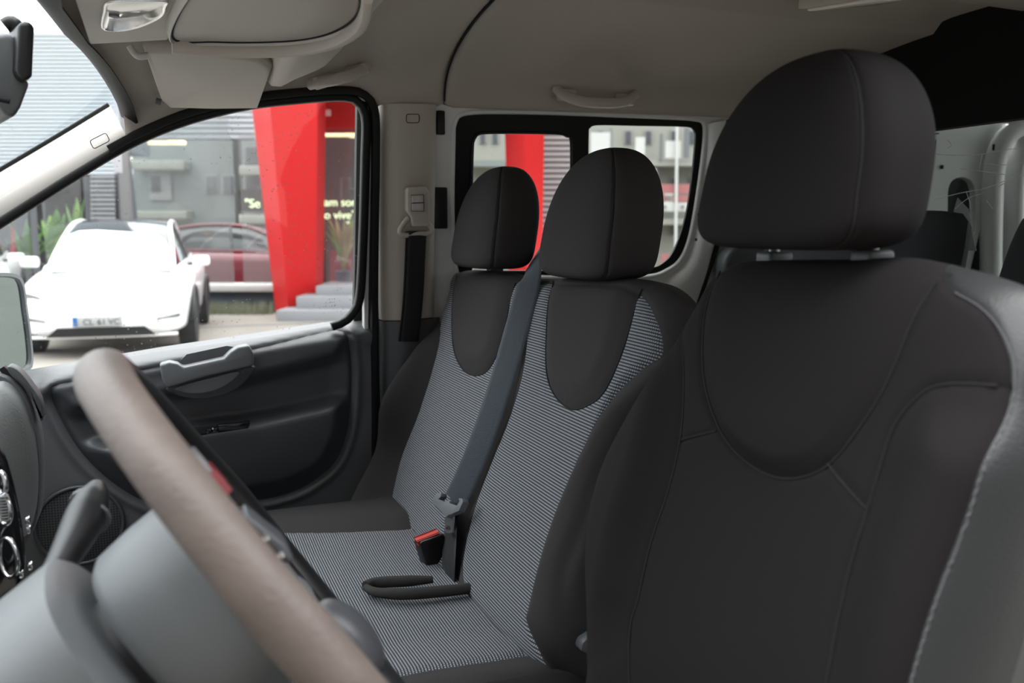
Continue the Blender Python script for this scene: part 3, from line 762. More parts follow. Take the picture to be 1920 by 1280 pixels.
#PART3
# ================================================================== SEATS
class Plane:
    def __init__(s, x0, z0, slope=.33):
        r = math.atan(slope); s.O = np.array([x0, 0, z0]); s.V = np.array([math.sin(r), 0, math.cos(r)]); s.N = np.array([-math.cos(r), 0, math.sin(r)])
    def uv(s, px, py, h=0):
        d = ray(px, py); t = ((s.O - CAM) @ s.N + h) / (d @ s.N); p = CAM + d * t - s.O
        return np.array([p[1], p @ s.V])
    def P(s, uv, h): uv = np.atleast_2d(uv); return s.O + np.outer(uv[:, 0], [0, 1, 0]) + np.outer(uv[:, 1], s.V) + np.outer(np.broadcast_to(h, len(uv)), s.N)
    def L(s, pts, h=0, n=60, closed=False): return spline([s.uv(q[0], q[1], q[2] if len(q) > 2 else h) for q in pts], n, closed)
groove = lambda d, a=.0045, b=.0045: -a * np.exp(-(d / b) ** 2)

def headrest(name, c, d, zup, zlo, parent, slope=.18, cloth='charcoal_cloth'):
    """domed cushion: boxy below, round above, with a seam where front meets sides"""
    ne, nw = 56, 120; V = []; Fc = []; c = np.asarray(c, float); seamL = []; seamR = []
    ws = [math.radians(a) for a in (180 - 58, 180 + 58)]
    def pt(eta, om, inset=0):
        e1 = .90 if eta > 0 else .42; e2 = .58
        ce = abs(math.cos(eta)) ** e1; se = math.copysign(abs(math.sin(eta)) ** e1, eta)
        x = d[0] * ce ** .8 * math.copysign(abs(math.cos(om)) ** e2, math.cos(om)); y = d[1] * ce * math.copysign(abs(math.sin(om)) ** e2, math.sin(om))
        z = (zup if eta > 0 else zlo) * se
        k = 1 - inset / .1; y *= 1 - .35 * z
        return c + np.array([x * k + slope * z, y * k, z * k])
    for i in range(ne + 1):
        eta = -math.pi / 2 + math.pi * i / ne
        for j in range(nw):
            om = 2 * math.pi * j / nw
            so = .14 * math.sin(eta); g = min(abs(om - ws[0] - so), abs(om - ws[1] + so)); V.append(pt(eta, om, .0028 * math.exp(-(g / .035) ** 2)))
    for i in range(ne):
        for j in range(nw):
            k = (j + 1) % nw; Fc.append((i * nw + j, i * nw + k, (i + 1) * nw + k, (i + 1) * nw + j))
    o = obj(name, V, Fc, cloth, parent)
    for w_ in ws:
        tube('piping', [pt(e_, w_ + (.14 if w_ < math.pi else -.14) * math.sin(e_), .0018) for e_ in np.linspace(-1.3, 1.5, 51)], .0016, 'seam_dark', o, seg=6)
    return o

# ---------------------------------------------------------------- driver's seat
DS = Plane(.395, .90)
dseat = empty('driver_seat', (.42, .675, .46), 'charcoal driver seat with smooth leather side bolster beside the steering wheel', 'car seat')
out = [DS.uv(*q) for q in [(1268, 600, -.02), (1232, 690, -.02), (1186, 770, -.02), (1136, 870, -.02), (1108, 970, -.02), (1100, 1060, -.02), (1102, 1180, -.02), (1115, 1290, -.03), (1150, 1400, -.05),
       (1400, 1470, -.06)]] + [np.array(q) for q in [(.473, .12), (.402, .15), (.388, .218), (.386, .293), (.389, .37), (.392, .437), (.402, .49), (.424, .528), (.458, .553)]] + [DS.uv(*q) for q in [
       (1720, 477, -.04), (1600, 479, -.04), (1470, 481, -.04), (1390, 486, -.04), (1335, 506, -.03), (1296, 548, -.02)]]
OUT = spline(out, 200, True)
lea = np.vstack([DS.L([(1700, 440, 0), (1728, 505, 0), (1745, 530, .005), (1795, 560, .01), (1832, 605, .004), (1852, 660, .004), (1853, 720, .004), (1845, 790, .004), (1820, 900, .004), (1790, 1000, .004), (1750, 1120, .004), (1722, 1210, .004), (1698, 1290, .004), (1640, 1480, .004), (1600, 1650, .004)]), [(.0, -.3), (.0, .9)]])
bib = DS.L([(1316, 470), (1311, 540), (1306, 620), (1308, 710), (1328, 790), (1360, 842), (1410, 880), (1462, 893), (1520, 881), (1562, 850), (1602, 800), (1642, 738), (1672, 668), (1692, 600), (1714, 530), (1722, 500), (1735, 420), (1500, 380), (1330, 420)], 0, 120, True)
bol = np.vstack([DS.L([(1900, 702, .02), (1850, 703, .02), (1790, 706, .01), (1738, 722, 0), (1692, 762, 0), (1662, 812, 0), (1640, 885, 0), (1615, 965, 0), (1590, 1050, 0), (1566, 1150, 0), (1540, 1285, 0), (1500, 1480, 0)], n=70), [(.0, -.3), (.0, .50)]])
bli = np.vstack([DS.L([(1240, 590, 0), (1260, 625, 0), (1271, 690, 0), (1270, 760, 0), (1262, 830, 0), (1240, 920, 0), (1210, 1010, 0), (1183, 1120, 0), (1165, 1200, 0), (1155, 1480, 0)]), [DS.uv(800, 1480), DS.uv(800, 590)]])
x1_ = DS.L([(1266, 821), (1326, 803)], 0, 6); x2_ = DS.L([(1540, 866), (1575, 905), (1616, 951)], 0, 8)
P, A, T = disc_mesh(OUT, 80)
for pol in (lea, bol, bli, bib): P, A, T = cut(P, A, T, poly_sdf(P, pol))
fl_, fb_, fi_, fbib = (poly_sdf(P, q) for q in (lea, bol, bli, bib))
prof = np.sqrt(np.clip(1 - A ** 7, 0, 1))
h = -.06 + .06 * prof
h += .030 * sstep(np.minimum(fb_, .075) / .075) * prof + .024 * sstep(fi_ / .06) * prof
h += .005 * sstep(fbib / .05) * prof
h += -.012 * np.exp(-((P[:, 0] - .665) / .12) ** 2) * (1 - sstep(fbib / .02)) * prof
h += groove(fl_, .003, .003) * prof + groove(fb_, .003, .003) * prof * (fl_ < .002) + groove(fi_, .003, .003) * prof + groove(fbib, .003, .003) * prof * (fl_ < .002)
h += groove(line_dist(P, x1_), .0025, .003) + groove(line_dist(P, x2_), .0025, .003)
reg = np.where(fl_[T].mean(1) > 0, 3, np.where(fb_[T].mean(1) > 0, 2, np.where(fi_[T].mean(1) > 0, 1, np.where(fbib[T].mean(1) > 0, 4, 0))))
W = DS.P(P, h)
emit_regions(P, T, reg, W, {0: ('backrest', 'charcoal_cloth_smooth'), 1: ('inner_bolster', 'charcoal_cloth_smooth'), 2: ('outer_bolster', 'charcoal_cloth_smooth'), 3: ('leather_side', 'seat_leather'), 4: ('shoulder_panel', 'charcoal_cloth_smooth')}, dseat)
# stitching along the leather edge
st = DS.L([(q[0] + 6, q[1] + 1, .004) for q in [(1745, 530), (1795, 560), (1832, 605), (1852, 660), (1853, 720), (1845, 790), (1820, 900), (1790, 1000), (1750, 1120), (1722, 1210), (1698, 1290)]], n=120)
def surf_h(uvq):
    d2 = ((P[:, None, :] - uvq[None]) ** 2).sum(2); return h[np.argmin(d2, 0)]
st = st + np.array([.0, 0]); hh = surf_h(st)
SP = DS.P(st, hh + .0008)
bm = bmesh.new()
def bm_tube(bm, a, b, r, seg=5):
    t = b - a; t = t / np.linalg.norm(t); x = np.cross(t, [0, 0, 1.]); x /= np.linalg.norm(x); y = np.cross(t, x); vs = []
    for q in (a, b): vs.append([bm.verts.new(tuple(q + r * (x * math.cos(2 * math.pi * j / seg) + y * math.sin(2 * math.pi * j / seg)))) for j in range(seg)])
    for j in range(seg): bm.faces.new((vs[0][j], vs[0][(j + 1) % seg], vs[1][(j + 1) % seg], vs[1][j]))
    bm.faces.new(vs[0][::-1]); bm.faces.new(vs[1])
for i in range(len(SP) - 1): bm_tube(bm, SP[i], SP[i] + (SP[i + 1] - SP[i]) * .68, .0007)
from_bm('stitching', bm, 'thread', dseat)
# fine seam lines between the panels
def seam_line(line, sdf_out, plane, Pm, hm, parent, avoid=None):
    ok = poly_sdf(line, sdf_out) > .012
    if avoid is not None: ok &= poly_sdf(line, avoid) < -.003
    idx = np.flatnonzero(ok); best = max(np.split(idx, np.flatnonzero(np.diff(idx) > 1) + 1), key=len)
    q = line[best]; d2 = ((Pm[:, None, :] - q[None]) ** 2).sum(2); hq = hm[np.argmin(d2, 0)]
    k = np.ones(5) / 5; hq = np.convolve(np.r_[[hq[0]] * 2, hq, [hq[-1]] * 2], k, 'valid')
    tube('seam', plane.P(q, hq + .0010), .0012, 'seam_dark', parent, seg=5)
for L_ in (np.roll(bib, -len(bib) * 5 // 6, 0), bol[:-2], bli[:-2]): seam_line(L_, OUT, DS, P, h, dseat, lea)
for L_ in (resample(x1_, 12), resample(x2_, 14)): seam_line(L_, OUT, DS, P, h, dseat, lea)
# back shell
Pb, Ab, Tb = disc_mesh(OUT, 20); obj('back_shell', DS.P(Pb, -.06 - .075 * np.sqrt(np.clip(1 - Ab ** 5, 0, 1))), Tb, 'seat_leather', dseat)
# headrest with posts and guides
hr = headrest('headrest', (.595, .681, 1.4998), (.0593, .1254), .1244, .067, dseat, cloth='charcoal_cloth_smooth')
for q in [(1452, 478), (1636, 476)]:
    p = onX(*q, .620)
    tube('headrest_post', [p + np.array([-.012, 0, -.04]), p + np.array([.012, 0, .05])], .006, 'steel', dseat, seg=12)
    g = box('post_guide', p + np.array([0, 0, -.003]), (.032, .026, .014), 'dash_light', dseat, bevel=.004, seg=3)
# cushion
co = spline([(-.08, .49), (-.09, .68), (-.08, .86), (-.02, .905), (.18, .915), (.38, .912), (.47, .89), (.49, .68), (.47, .465), (.38, .435), (.18, .43), (-.02, .445)], 140, True)
P2, A2, T2 = disc_mesh(co, 45); pr = np.sqrt(np.clip(1 - A2 ** 7, 0, 1))
z = .845 + .075 * pr + .028 * pr * (sstep((np.abs(P2[:, 1] - .675) - .12) / .09)) - .01 * np.exp(-((P2[:, 0] - .3) / .15) ** 2) * (1 - sstep((np.abs(P2[:, 1] - .675) - .10) / .09))
obj('seat_cushion', np.stack([P2[:, 0], P2[:, 1], z], 1), T2, 'charcoal_cloth_smooth', dseat)
obj('cushion_base', np.stack([P2[:, 0], P2[:, 1], .845 - .08 * pr], 1), T2, 'black_plastic', dseat)
box('seat_pedestal', (.20, .675, .62), (.44, .40, .32), 'black_plastic', dseat, bevel=.02)
# silvery recliner tab between the cushion and the backrest
rc = [onY(*q, .935) for q in [(1076, 1208), (1080, 1192), (1104, 1168), (1110, 1178), (1108, 1192), (1092, 1216)]]
prism('recliner_tab', rc, 'dash_light', dseat, bevel=.003, thick=(0, -.02, 0))

# ---------------------------------------------------------------- double passenger seat
BS_ = Plane(.43, .85)
bench = empty('double_passenger_seat', (.45, 1.42, .46), 'two-place passenger bench with grey dotted cloth inserts beside the door', 'car seat')
out = [BS_.uv(*q) for q in [(816, 600, -.03), (772, 645, -.02), (728, 712, -.02), (700, 790, -.02), (688, 870, -.02), (690, 930, -.02), (706, 965, -.03), (730, 1010, -.05), (790, 1080, -.05), (880, 1160, -.05), (1000, 1260, -.05)]] + [np.array(q) for q in [(.958, .02), (.930, .06), (.918, .15), (.914, .26), (.914, .38), (.917, .46), (.926, .515), (.948, .548)]] + [BS_.uv(*q) for q in [(1242, 528, -.04), (1170, 519, -.04), (1080, 519, -.04), (1010, 519, -.04), (950, 508, -.04), (870, 507, -.04), (840, 520, -.04), (824, 555, -.04)]]
out = [np.array([min(q[0], 1.846), q[1]]) for q in out]
OUT = resample(spline(out, 400, True), 220, True)
ins1 = BS_.L([(838, 480), (826, 540), (819, 590), (820, 640), (806, 700), (780, 780), (751, 850), (736, 910), (730, 955), (742, 1010), (790, 1090), (830, 1130), (824, 1060), (836, 960), (862, 890), (900, 800), (935, 715), (962, 640), (978, 590), (985, 520), (985, 480), (900, 470)], 0, 150, True)
ins2 = BS_.L([(986, 532), (984, 590), (983, 650), (972, 715), (950, 775), (918, 850), (888, 935), (868, 1000), (861, 1050), (872, 1110), (925, 1180), (1005, 1262), (991, 1180), (1004, 1120), (1030, 1025), (1060, 935), (1100, 835), (1142, 745), (1186, 690), (1214, 662), (1219, 620), (1206, 575), (1184, 548), (1150, 534), (1060, 532)], 0, 180, True)
bb1 = BS_.L([(836, 460), (840, 520), (838, 600), (842, 655), (858, 690), (880, 701), (905, 691), (926, 652), (940, 592), (948, 535), (952, 460)], .008, 90, True)
bb2 = BS_.L([(1012, 460), (1016, 540), (1014, 600), (1013, 690), (1028, 738), (1058, 763), (1090, 756), (1120, 730), (1150, 662), (1167, 600), (1173, 545), (1176, 460)], .008, 100, True)
bo1 = np.vstack([BS_.L([(830, 540), (819, 590), (820, 640), (806, 700), (780, 780), (751, 850), (736, 910), (730, 955), (742, 995), (800, 1060)]), [BS_.uv(700, 1150), BS_.uv(560, 1000), BS_.uv(560, 700), BS_.uv(790, 540)]])
bo2 = np.vstack([BS_.L([(1216, 660), (1186, 690), (1142, 745), (1100, 835), (1060, 935), (1030, 1025), (1004, 1120), (991, 1172), (1010, 1300)]), [BS_.uv(1300, 1300), BS_.uv(1480, 700), BS_.uv(1330, 640)]])
sline = BS_.L([(1222, 668, .03), (1196, 710, .03), (1152, 795, .03), (1112, 875, .03), (1074, 985, .03), (1038, 1095, .03), (1022, 1215, .03)], n=40)
P, A, T = disc_mesh(OUT, 85)
for pol in (bo1, bo2, ins1, ins2, bb1, bb2): P, A, T = cut(P, A, T, poly_sdf(P, pol))
f1, f2, g1, g2, k1, k2 = (poly_sdf(P, q) for q in (bo1, bo2, ins1, ins2, bb1, bb2))
prof = np.sqrt(np.clip(1 - A ** 14, 0, 1))
h = -.06 + .06 * prof
cl1 = np.abs(line_dist(P, BS_.L([(968, 600), (945, 760), (880, 930), (845, 1080)], n=20)))
h += (.088 * sstep(f1 / .05) * (1 - .72 * sstep((P[:, 1] - .20) / .24)) + .046 * sstep(f2 / .06)) * prof + .010 * (sstep(k1 / .04) + sstep(k2 / .04)) * prof
h += -.010 * np.exp(-(cl1 / .03) ** 2)
for f_ in (f1, f2, g1, g2): h += groove(f_, .0035) * prof
h += groove(k1, .004) * prof + groove(k2, .004) * prof + groove(line_dist(P, sline), .005, .009)
m1 = lambda f_: f_[T].mean(1) > 0
reg = np.where(m1(k1), 3, np.where(m1(k2), 4, np.where(m1(f1), 1, np.where(m1(f2), 2, np.where(m1(g1), 5, np.where(m1(g2), 6, 0))))))
W = BS_.P(P, h)
emit_regions(P, T, reg, W, {0: ('backrest', 'charcoal_cloth'), 1: ('door_side_bolster', 'charcoal_cloth'), 2: ('inner_bolster', 'charcoal_cloth'), 3: ('shoulder_panel', 'charcoal_cloth'), 4: ('shoulder_panel', 'charcoal_cloth'), 5: ('cloth_insert', 'woven_cloth'), 6: ('cloth_insert', 'woven_cloth')}, bench)
for L_ in (np.roll(bb1, -len(bb1) // 40, 0), np.roll(bb2, -len(bb2) // 40, 0)): seam_line(L_, OUT, BS_, P, h, bench)
Pb, Ab, Tb = disc_mesh(OUT, 20); obj('back_shell', BS_.P(Pb, -.06 - .07 * np.sqrt(np.clip(1 - Ab ** 5, 0, 1))), Tb, 'charcoal_cloth', bench)
# headrests
for (cx, cy), ups in zip([(.640, 1.197), (.625, 1.612)], [((1075, 519), (1172, 523)), ((866, 506), (928, 506))]):
    headrest('headrest', (cx, cy, 1.446), (.060, .128), .134, .068, bench)
    for q in ups:
        p = onX(*q, .650)
        tube('headrest_post', [p + np.array([-.004, 0, -.04]), p + np.array([.022, 0, .05])], .006, 'steel', bench, seg=12)
        box('post_guide', p + np.array([0, 0, .002]), (.03, .026, .010), 'dash_grey', bench, bevel=.003)
# cushion: woven top with plain rolls at both ends
ZC = .872
co = spline([(-.07, 1.02), (-.09, 1.40), (-.07, 1.78), (-.02, 1.83), (.2, 1.845), (.42, 1.84), (.52, 1.82), (.54, 1.42), (.53, .99), (.42, .945), (.2, .935), (0, .945)], 180, True)
zx = lambda px, py, z=ZC: onZ(px, py, z)[:2]
wv = np.vstack([spline([zx(430, 1000), zx(500, 996), zx(620, 995), zx(700, 992), zx(750, 990)], 24), [(.60, zx(750, 990)[1])], [(.60, zx(1010, 1214)[1])],
                spline([zx(1010, 1214), zx(950, 1224), zx(860, 1238), zx(760, 1256), zx(660, 1282), zx(560, 1310)], 24), [(-.2, zx(560, 1310)[1]), (-.2, zx(430, 1000)[1])]])
P2, A2, T2 = disc_mesh(co, 60); P2, A2, T2 = cut(P2, A2, T2, poly_sdf(P2, wv)); fw_ = poly_sdf(P2, wv)
pr = np.sqrt(np.clip(1 - A2 ** 9, 0, 1))
z = ZC - .075 + .075 * pr + .016 * sstep(-fw_ / .05) * pr + groove(fw_, .004) - .012 * np.exp(-((P2[:, 0] - .34) / .16) ** 2) * np.clip(fw_ / .1, 0, 1)
W2 = np.stack([P2[:, 0], P2[:, 1], z], 1)
reg = np.where(fw_[T2].mean(1) > 0, 1, np.where(P2[T2][:, :, 1].mean(1) > 1.4, 2, 0))
emit_regions(P2, T2, reg, W2, {0: ('cushion_roll', 'charcoal_cloth'), 2: ('cushion_roll', 'charcoal_cloth'), 1: ('cushion_insert', 'woven_cloth')}, bench, uv=P2[:, ::-1])
obj('cushion_base', np.stack([P2[:, 0], P2[:, 1], ZC - .075 - .09 * pr], 1), T2, 'charcoal_cloth', bench)
box('seat_pedestal', (.20, 1.42, .60), (.42, .78, .30), 'black_plastic', bench, bevel=.02)
# padded slot for the buckles
for pts in ([(812, 1086), (760, 1089), (705, 1092), (686, 1099)], [(686, 1101), (706, 1110), (760, 1113), (830, 1108), (884, 1102)]):
    tube('buckle_slot_pad', spline([onZ(*q, ZC + .004) for q in pts], 24), [.006, .0095, .0095, .009], 'charcoal_cloth', bench, seg=10)

# ---------------------------------------------------------------- middle seat belt
mb = empty('lap_shoulder_belt', BS_.P(BS_.uv(850, 1090), .0)[0], 'dark blue-grey seat belt lying down the bench backrest with hanging latch tongue', 'seat belt')
def bp3(L): return np.array([BS_.P(BS_.uv(q[0], q[1], q[2]), q[2])[0] for q in L])
wb_ = spline(bp3([(1003, 480, -.10), (1000, 490, -.045), (994, 520, .004), (976, 590, .014), (945, 700, .016), (905, 820, .016), (872, 900, .016), (852, 940, .016)]), 60)
tube('webbing', wb_, .01, 'belt_web', mb, seg=12, flat=(.0014, .0235), nrm=BS_.N + np.array([0, -.75, 0]))
wt_ = spline(bp3([(850, 950, .012), (846, 1000, .008), (843, 1060, .004), (845, 1110, -.01)]), 24)
tube('lap_webbing', wt_, .01, 'belt_web_black', mb, seg=12, flat=(.0014, .0235), nrm=BS_.N)
tg = bp3([(q[0], q[1], .022) for q in [(823, 936), (829, 927), (838, 926), (838, 933), (833, 938), (845, 943), (846, 940), (854, 941), (854, 946), (868, 950), (873, 942), (871, 936), (878, 937), (880, 943), (872, 960), (858, 966), (852, 968), (848, 972), (842, 966), (836, 958), (822, 947)]])
prism('tongue_housing', tg, 'door_plastic_grey', mb, bevel=.0012, thick=BS_.N * .012)
pl_o = bp3([(q[0], q[1], .020) for q in spline([(839, 962), (852, 964), (851, 990), (849, 999), (838, 998), (837, 985)], 40, True)])
pl_i = bp3([(q[0], q[1], .020) for q in spline([(840, 986), (847, 987), (847, 994), (840, 993)], 40, True)])
ring('tongue_plate', pl_o, pl_i, 'steel', mb, thick=BS_.N * .003)
bk = empty('belt_buckle', onY(800, 1080, 1.42), 'black belt buckle with red release button standing out of the bench', 'buckle')
bd = [onY(*q, 1.43) for q in [(775, 1014), (779, 1010), (818, 996), (822, 1000), (818, 1062), (808, 1076), (796, 1070), (786, 1050)]]
prism('buckle_body', bd, 'black_plastic', bk, bevel=.003, thick=(.004, -.028, .004))
rb = [onY(*q, 1.425) for q in [(779, 1010), (817, 995.5), (816, 998), (780, 1013)]]
q0 = onY(779, 1011, 1.428); q1 = onY(817, 996, 1.428); ax = (q1 - q0) / np.linalg.norm(q1 - q0); ay = np.array([0, -1., 0]); az = np.cross(ax, ay)
box('release_button', (q0 + q1) / 2 + np.array([0, -.010, 0]), (np.linalg.norm(q1 - q0), .018, .007), 'red_plastic', bk, bevel=.002, axes=[ax, ay, az])
tube('buckle_stalk', [onY(800, 1066, 1.415), onY(812, 1110, 1.42)], .011, 'black_plastic', bk, seg=10)

# ---------------------------------------------------------------- second row seats (only their tops show)
for i, (yc, wd) in enumerate([(1.44, .56), (.86, .42)]):
    rs_ = empty('second_row_seat', (1.2, yc, .46), ['dark cloth second row backrest against the passenger side wall', 'dark cloth second row backrest behind the driver seat'][i], 'car seat', 'second row seats')
    PL = Plane(1.24, .85, .28)
    zt = (1.492 - .85) * 1.04
    o2 = spline([(yc - wd / 2, .0), (yc - wd / 2, zt * .6), (yc - wd / 2 + .01, zt - .05), (yc - wd / 2 + .05, zt - .005), (yc, zt), (yc + wd / 2 - .05, zt - .005), (yc + wd / 2 - .01, zt - .05), (yc + wd / 2, zt * .6), (yc + wd / 2, 0)], 100, True)
    Pq, Aq, Tq = disc_mesh(o2, 24); pq = np.sqrt(np.clip(1 - Aq ** 8, 0, 1))
    obj('backrest', PL.P(Pq, .05 * pq), Tq, 'rear_cloth', rs_); obj('back_shell', PL.P(Pq, -.05 * pq), Tq, 'rear_cloth', rs_)
    box('seat_cushion', (1.03, yc, .82), (.42, wd, .14), 'rear_cloth', rs_, bevel=.03)
    box('seat_pedestal', (1.05, yc, .61), (.34, wd * .8, .30), 'black_plastic', rs_, bevel=.01)
#PART4
# ================================================================== STEERING WHEEL AND COLUMN
SWC = np.array([.065, .668, 1.195]); al = math.radians(55.5); ps = math.radians(4.8)
RZ = np.array([[math.cos(ps), -math.sin(ps), 0], [math.sin(ps), math.cos(ps), 0], [0, 0, 1]])
sw_ = RZ @ np.array([-math.cos(al), 0, math.sin(al)]); sn = RZ @ np.array([math.sin(al), 0, math.cos(al)]); sy = RZ @ np.array([0, 1., 0])
def sp_(a, r, n): return SWC + r * (math.cos(a) * sw_ + math.sin(a) * sy) + n * sn      # a=0 top, + towards the passenger
wheel = empty('steering_wheel', SWC - sn * .05, 'worn grey-brown leather steering wheel with dark hub in front of the driver seat', 'steering wheel')
th = np.linspace(0, 2 * math.pi, 120, endpoint=False)
V = []; Fc = []; sg_ = 20
for i, a in enumerate(th):
    for j in range(sg_):
        b = 2 * math.pi * j / sg_; rr = .0178 + .0012 * (math.cos(2 * a) ** 8)
        V.append(sp_(a, .186 + rr * math.cos(b) * 1.0, rr * 1.05 * math.sin(b)))
for i in range(120):
    for j in range(sg_): Fc.append((i * sg_ + j, i * sg_ + (j + 1) % sg_, ((i + 1) % 120) * sg_ + (j + 1) % sg_, ((i + 1) % 120) * sg_ + j))
# leather outside, darker along the inner side
inner = lambda j: 5 <= j % sg_ <= 12
obj('rim', V, [f for k, f in enumerate(Fc) if not inner(k % sg_)], 'rim_leather', wheel)
Vi = [np.array(v) + 0 for v in V]; obj('rim_inner', Vi, [f for k, f in enumerate(Fc) if inner(k % sg_)], 'black_plastic', wheel)
# stitched joint on the inner side of the rim
tube('rim_seam', [sp_(a, .1695, .006) for a in th], .0016, 'seam_dark', wheel, closed=True, seg=5)
# airbag pad: rounded puck, domed towards the driver
def puck(name, rad, n0, n1, m, parent, ctr=(0, 0), dome=.3, rings=10):
    k = 64; V = []; Fc = []
    secs = [(1.0, n0), (1.0, n0 + (n1 - n0) * .5)] + [(math.cos(q), n0 + (n1 - n0) * (.5 + .5 * math.sin(q))) for q in np.linspace(.15, 1.45, rings)]
    for s, n in secs:
        for j in range(k):
            a = 2 * math.pi * j / k; r = rad(a) * s; V.append(SWC + (ctr[0] + r * math.cos(a)) * sw_ + (ctr[1] + r * math.sin(a)) * sy + n * sn)
    for i in range(len(secs) - 1):
        for j in range(k): Fc.append((i * k + j, i * k + (j + 1) % k, (i + 1) * k + (j + 1) % k, (i + 1) * k + j))
    Fc.append(tuple(range(k))[::-1]); Fc.append(tuple((len(secs) - 1) * k + j for j in range(k)))
    return obj(name, V, Fc, m, parent, auto=50)
padr = lambda a: .080 + .010 * math.cos(2 * (a - math.pi / 2)) - .010 * math.cos(3 * a) * .6
pad = puck('airbag_pad', padr, -.02, .012, 'door_plastic', wheel)
for a0, wd in [(math.radians(100), .030), (math.radians(-100), .030), (math.radians(155), .022), (math.radians(-155), .022)]:
    secs = []
    for f in np.linspace(0, 1, 8):
        r = .06 + .115 * f; n = .002 - .008 * math.sin(math.pi * f) ; c = sp_(a0, r, n)
        tdir = -math.sin(a0) * sw_ + math.cos(a0) * sy; hw = wd * (1 - .35 * f); row = []
        for b in np.linspace(0, 2 * math.pi, 14, endpoint=False): row.append(c + tdir * hw * math.cos(b) + sn * .010 * math.sin(b))
        secs.append(row)
    loft('spoke', secs, 'door_plastic_dark', wheel)
# control clusters with little lamps on the left spokes
for (px, py, nn, m_, s_) in [(393, 908, .0, 'dull_red', .010), (362, 880, .0, 'lamp_grey', .010)]:
    c = onY(px, py, .57); box('spoke_button', c, (s_, .02, s_), m_, wheel, bevel=.004, axes=[sw_, sy, sn])
for (px, py) in [(498, 1008), (526, 1040)]:
    c = onY(px, py, .60); box('button_mark', c, (.006, .006, .006), 'chrome', wheel, bevel=.0025)
cl = [onY(*q, .60) for q in [(462, 962), (500, 992), (535, 1018), (552, 1045), (548, 1062), (530, 1056), (490, 1015), (458, 985)]]
prism('control_cluster', cl, 'door_plastic_dark', wheel, bevel=.004, thick=(0, .03, 0), seg=3)
low = puck('lower_pad', lambda a: .036 + .004 * math.cos(2 * a), -.01, .030, 'door_plastic_dark', wheel, ctr=(-.098, -.01))
# rear shell of the hub
def axis_tube(name, secs_, m, parent):
    S = []
    for n, r, off, sq in secs_:
        row = []
        for b in np.linspace(0, 2 * math.pi, 40, endpoint=False):
            cb, sb = math.cos(b), math.sin(b); e = sq
            x = math.copysign(abs(cb) ** e, cb) * r; y = math.copysign(abs(sb) ** e, sb) * r
            row.append(SWC + n * sn + (x + off) * sw_ + y * sy)
        S.append(row)
    return loft(name, S, m, parent, auto=40)
axis_tube('hub_shell', [(-.018, .078, 0, .9), (-.022, .084, 0, .9), (-.060, .083, 0, .9), (-.088, .080, 0, .9), (-.096, .074, 0, .9), (-.098, .060, 0, .9)], 'dash_light', wheel)
colm = empty('steering_column', SWC - sn * .2, 'grey plastic steering column shroud behind the wheel with black stalk', 'steering column')
axis_tube('upper_shroud', [(-.108, .060, 0, .8), (-.110, .090, .0, .75), (-.116, .097, 0, .72), (-.16, .100, -.004, .7), (-.30, .104, -.03, .7), (-.42, .100, -.05, .7)], 'dash_light', colm)
axis_tube('switch_core', [(-.12, .055, 0, 1), (-.09, .055, 0, 1)], 'black_plastic', colm)
k0 = onY(105, 1075, .72); k1 = onY(150, 990, .80); k2 = onY(182, 912, .86)
tube('stalk', spline([k0, k1, k2], 30), [.011, .012, .0135, .015, .0165, .017, .015, .008], 'black_plastic', colm, seg=16)
for (px, py, s_) in [(168, 945, .0176), (170, 972, .0168)]:
    c = onY(px, py, .845 if py < 960 else .82); d = (k2 - k1) / np.linalg.norm(k2 - k1)
    tube('stalk_ring', [c - d * .002, c + d * .002], s_, 'dash_grey', colm, seg=16)

# ================================================================== DASHBOARD
dash = empty('dashboard', (-.5, YC, .6), 'grey moulded dashboard with instrument pod at the foot of the windscreen', 'dashboard')
prof_d = [(-.78, 1.10), (-.60, 1.145), (-.42, 1.155), (-.32, 1.15), (-.275, 1.125), (-.265, 1.08), (-.275, 1.0), (-.30, .90), (-.36, .80), (-.45, .70), (-.78, .62)]
secs = []
for y in np.linspace(.50, 1.84, 24):
    e = min(y - .50, 1.84 - y); k = 1 - .25 * (1 - min(1, e / .08)) ** 2
    secs.append([(-.78 + (q[0] + .78) * k, y, q[1]) for q in spline(prof_d, 50, False)])
loft('dash_body', secs, 'dash_grey', dash, auto=60)
# centre stack pod: arched hood, pale cheek, gloss black face with bright trims
hood_px = [(-60, 720), (-20, 694), (10, 690), (40, 705), (62, 735), (75, 775), (84, 830), (85, 890), (80, 950), (62, 990)]
HP = spline([onY(*q, 1.33) for q in hood_px], 40)
secs = []
for dy, sc in [(0.0, .97), (-.004, 1.0), (-.05, 1.0), (-.054, .985)]:
    secs.append([p + np.array([(sc - 1) * .1, dy, (sc - 1) * .1]) for p in list(HP)] + [HP[-1] + np.array([-.25, dy, -.05]), HP[0] + np.array([-.2, dy, -.1])])
loft('vent_hood', secs, 'dash_grey', dash, auto=50)
ck_px = [(-60, 755), (-20, 728), (10, 735), (36, 770), (54, 830), (62, 900), (60, 960), (52, 1000)]
CP = spline([onY(*q, 1.22) for q in ck_px], 40)
secs = []
for dy, sc in [(.06, 1.0), (-.001, 1.0), (-.008, .985), (-.10, .93), (-.16, .90)]:
    secs.append([p + np.array([(sc - 1) * .25, dy, (sc - 1) * .10]) for p in list(CP)] + [CP[-1] + np.array([-.25, dy, -.05]), CP[0] + np.array([-.2, dy, -.1])])
loft('pod_cheek', secs, 'pod_grey', dash, auto=50)
fc = [onY(*q, 1.04) for q in [(-60, 800), (0, 838), (22, 890), (38, 960), (48, 1030), (46, 1075), (20, 1110), (-60, 1130)]]
prism('instrument_face', spline(fc, 60, True), 'black_gloss', dash, bevel=.004, thick=(-.02, .08, 0))
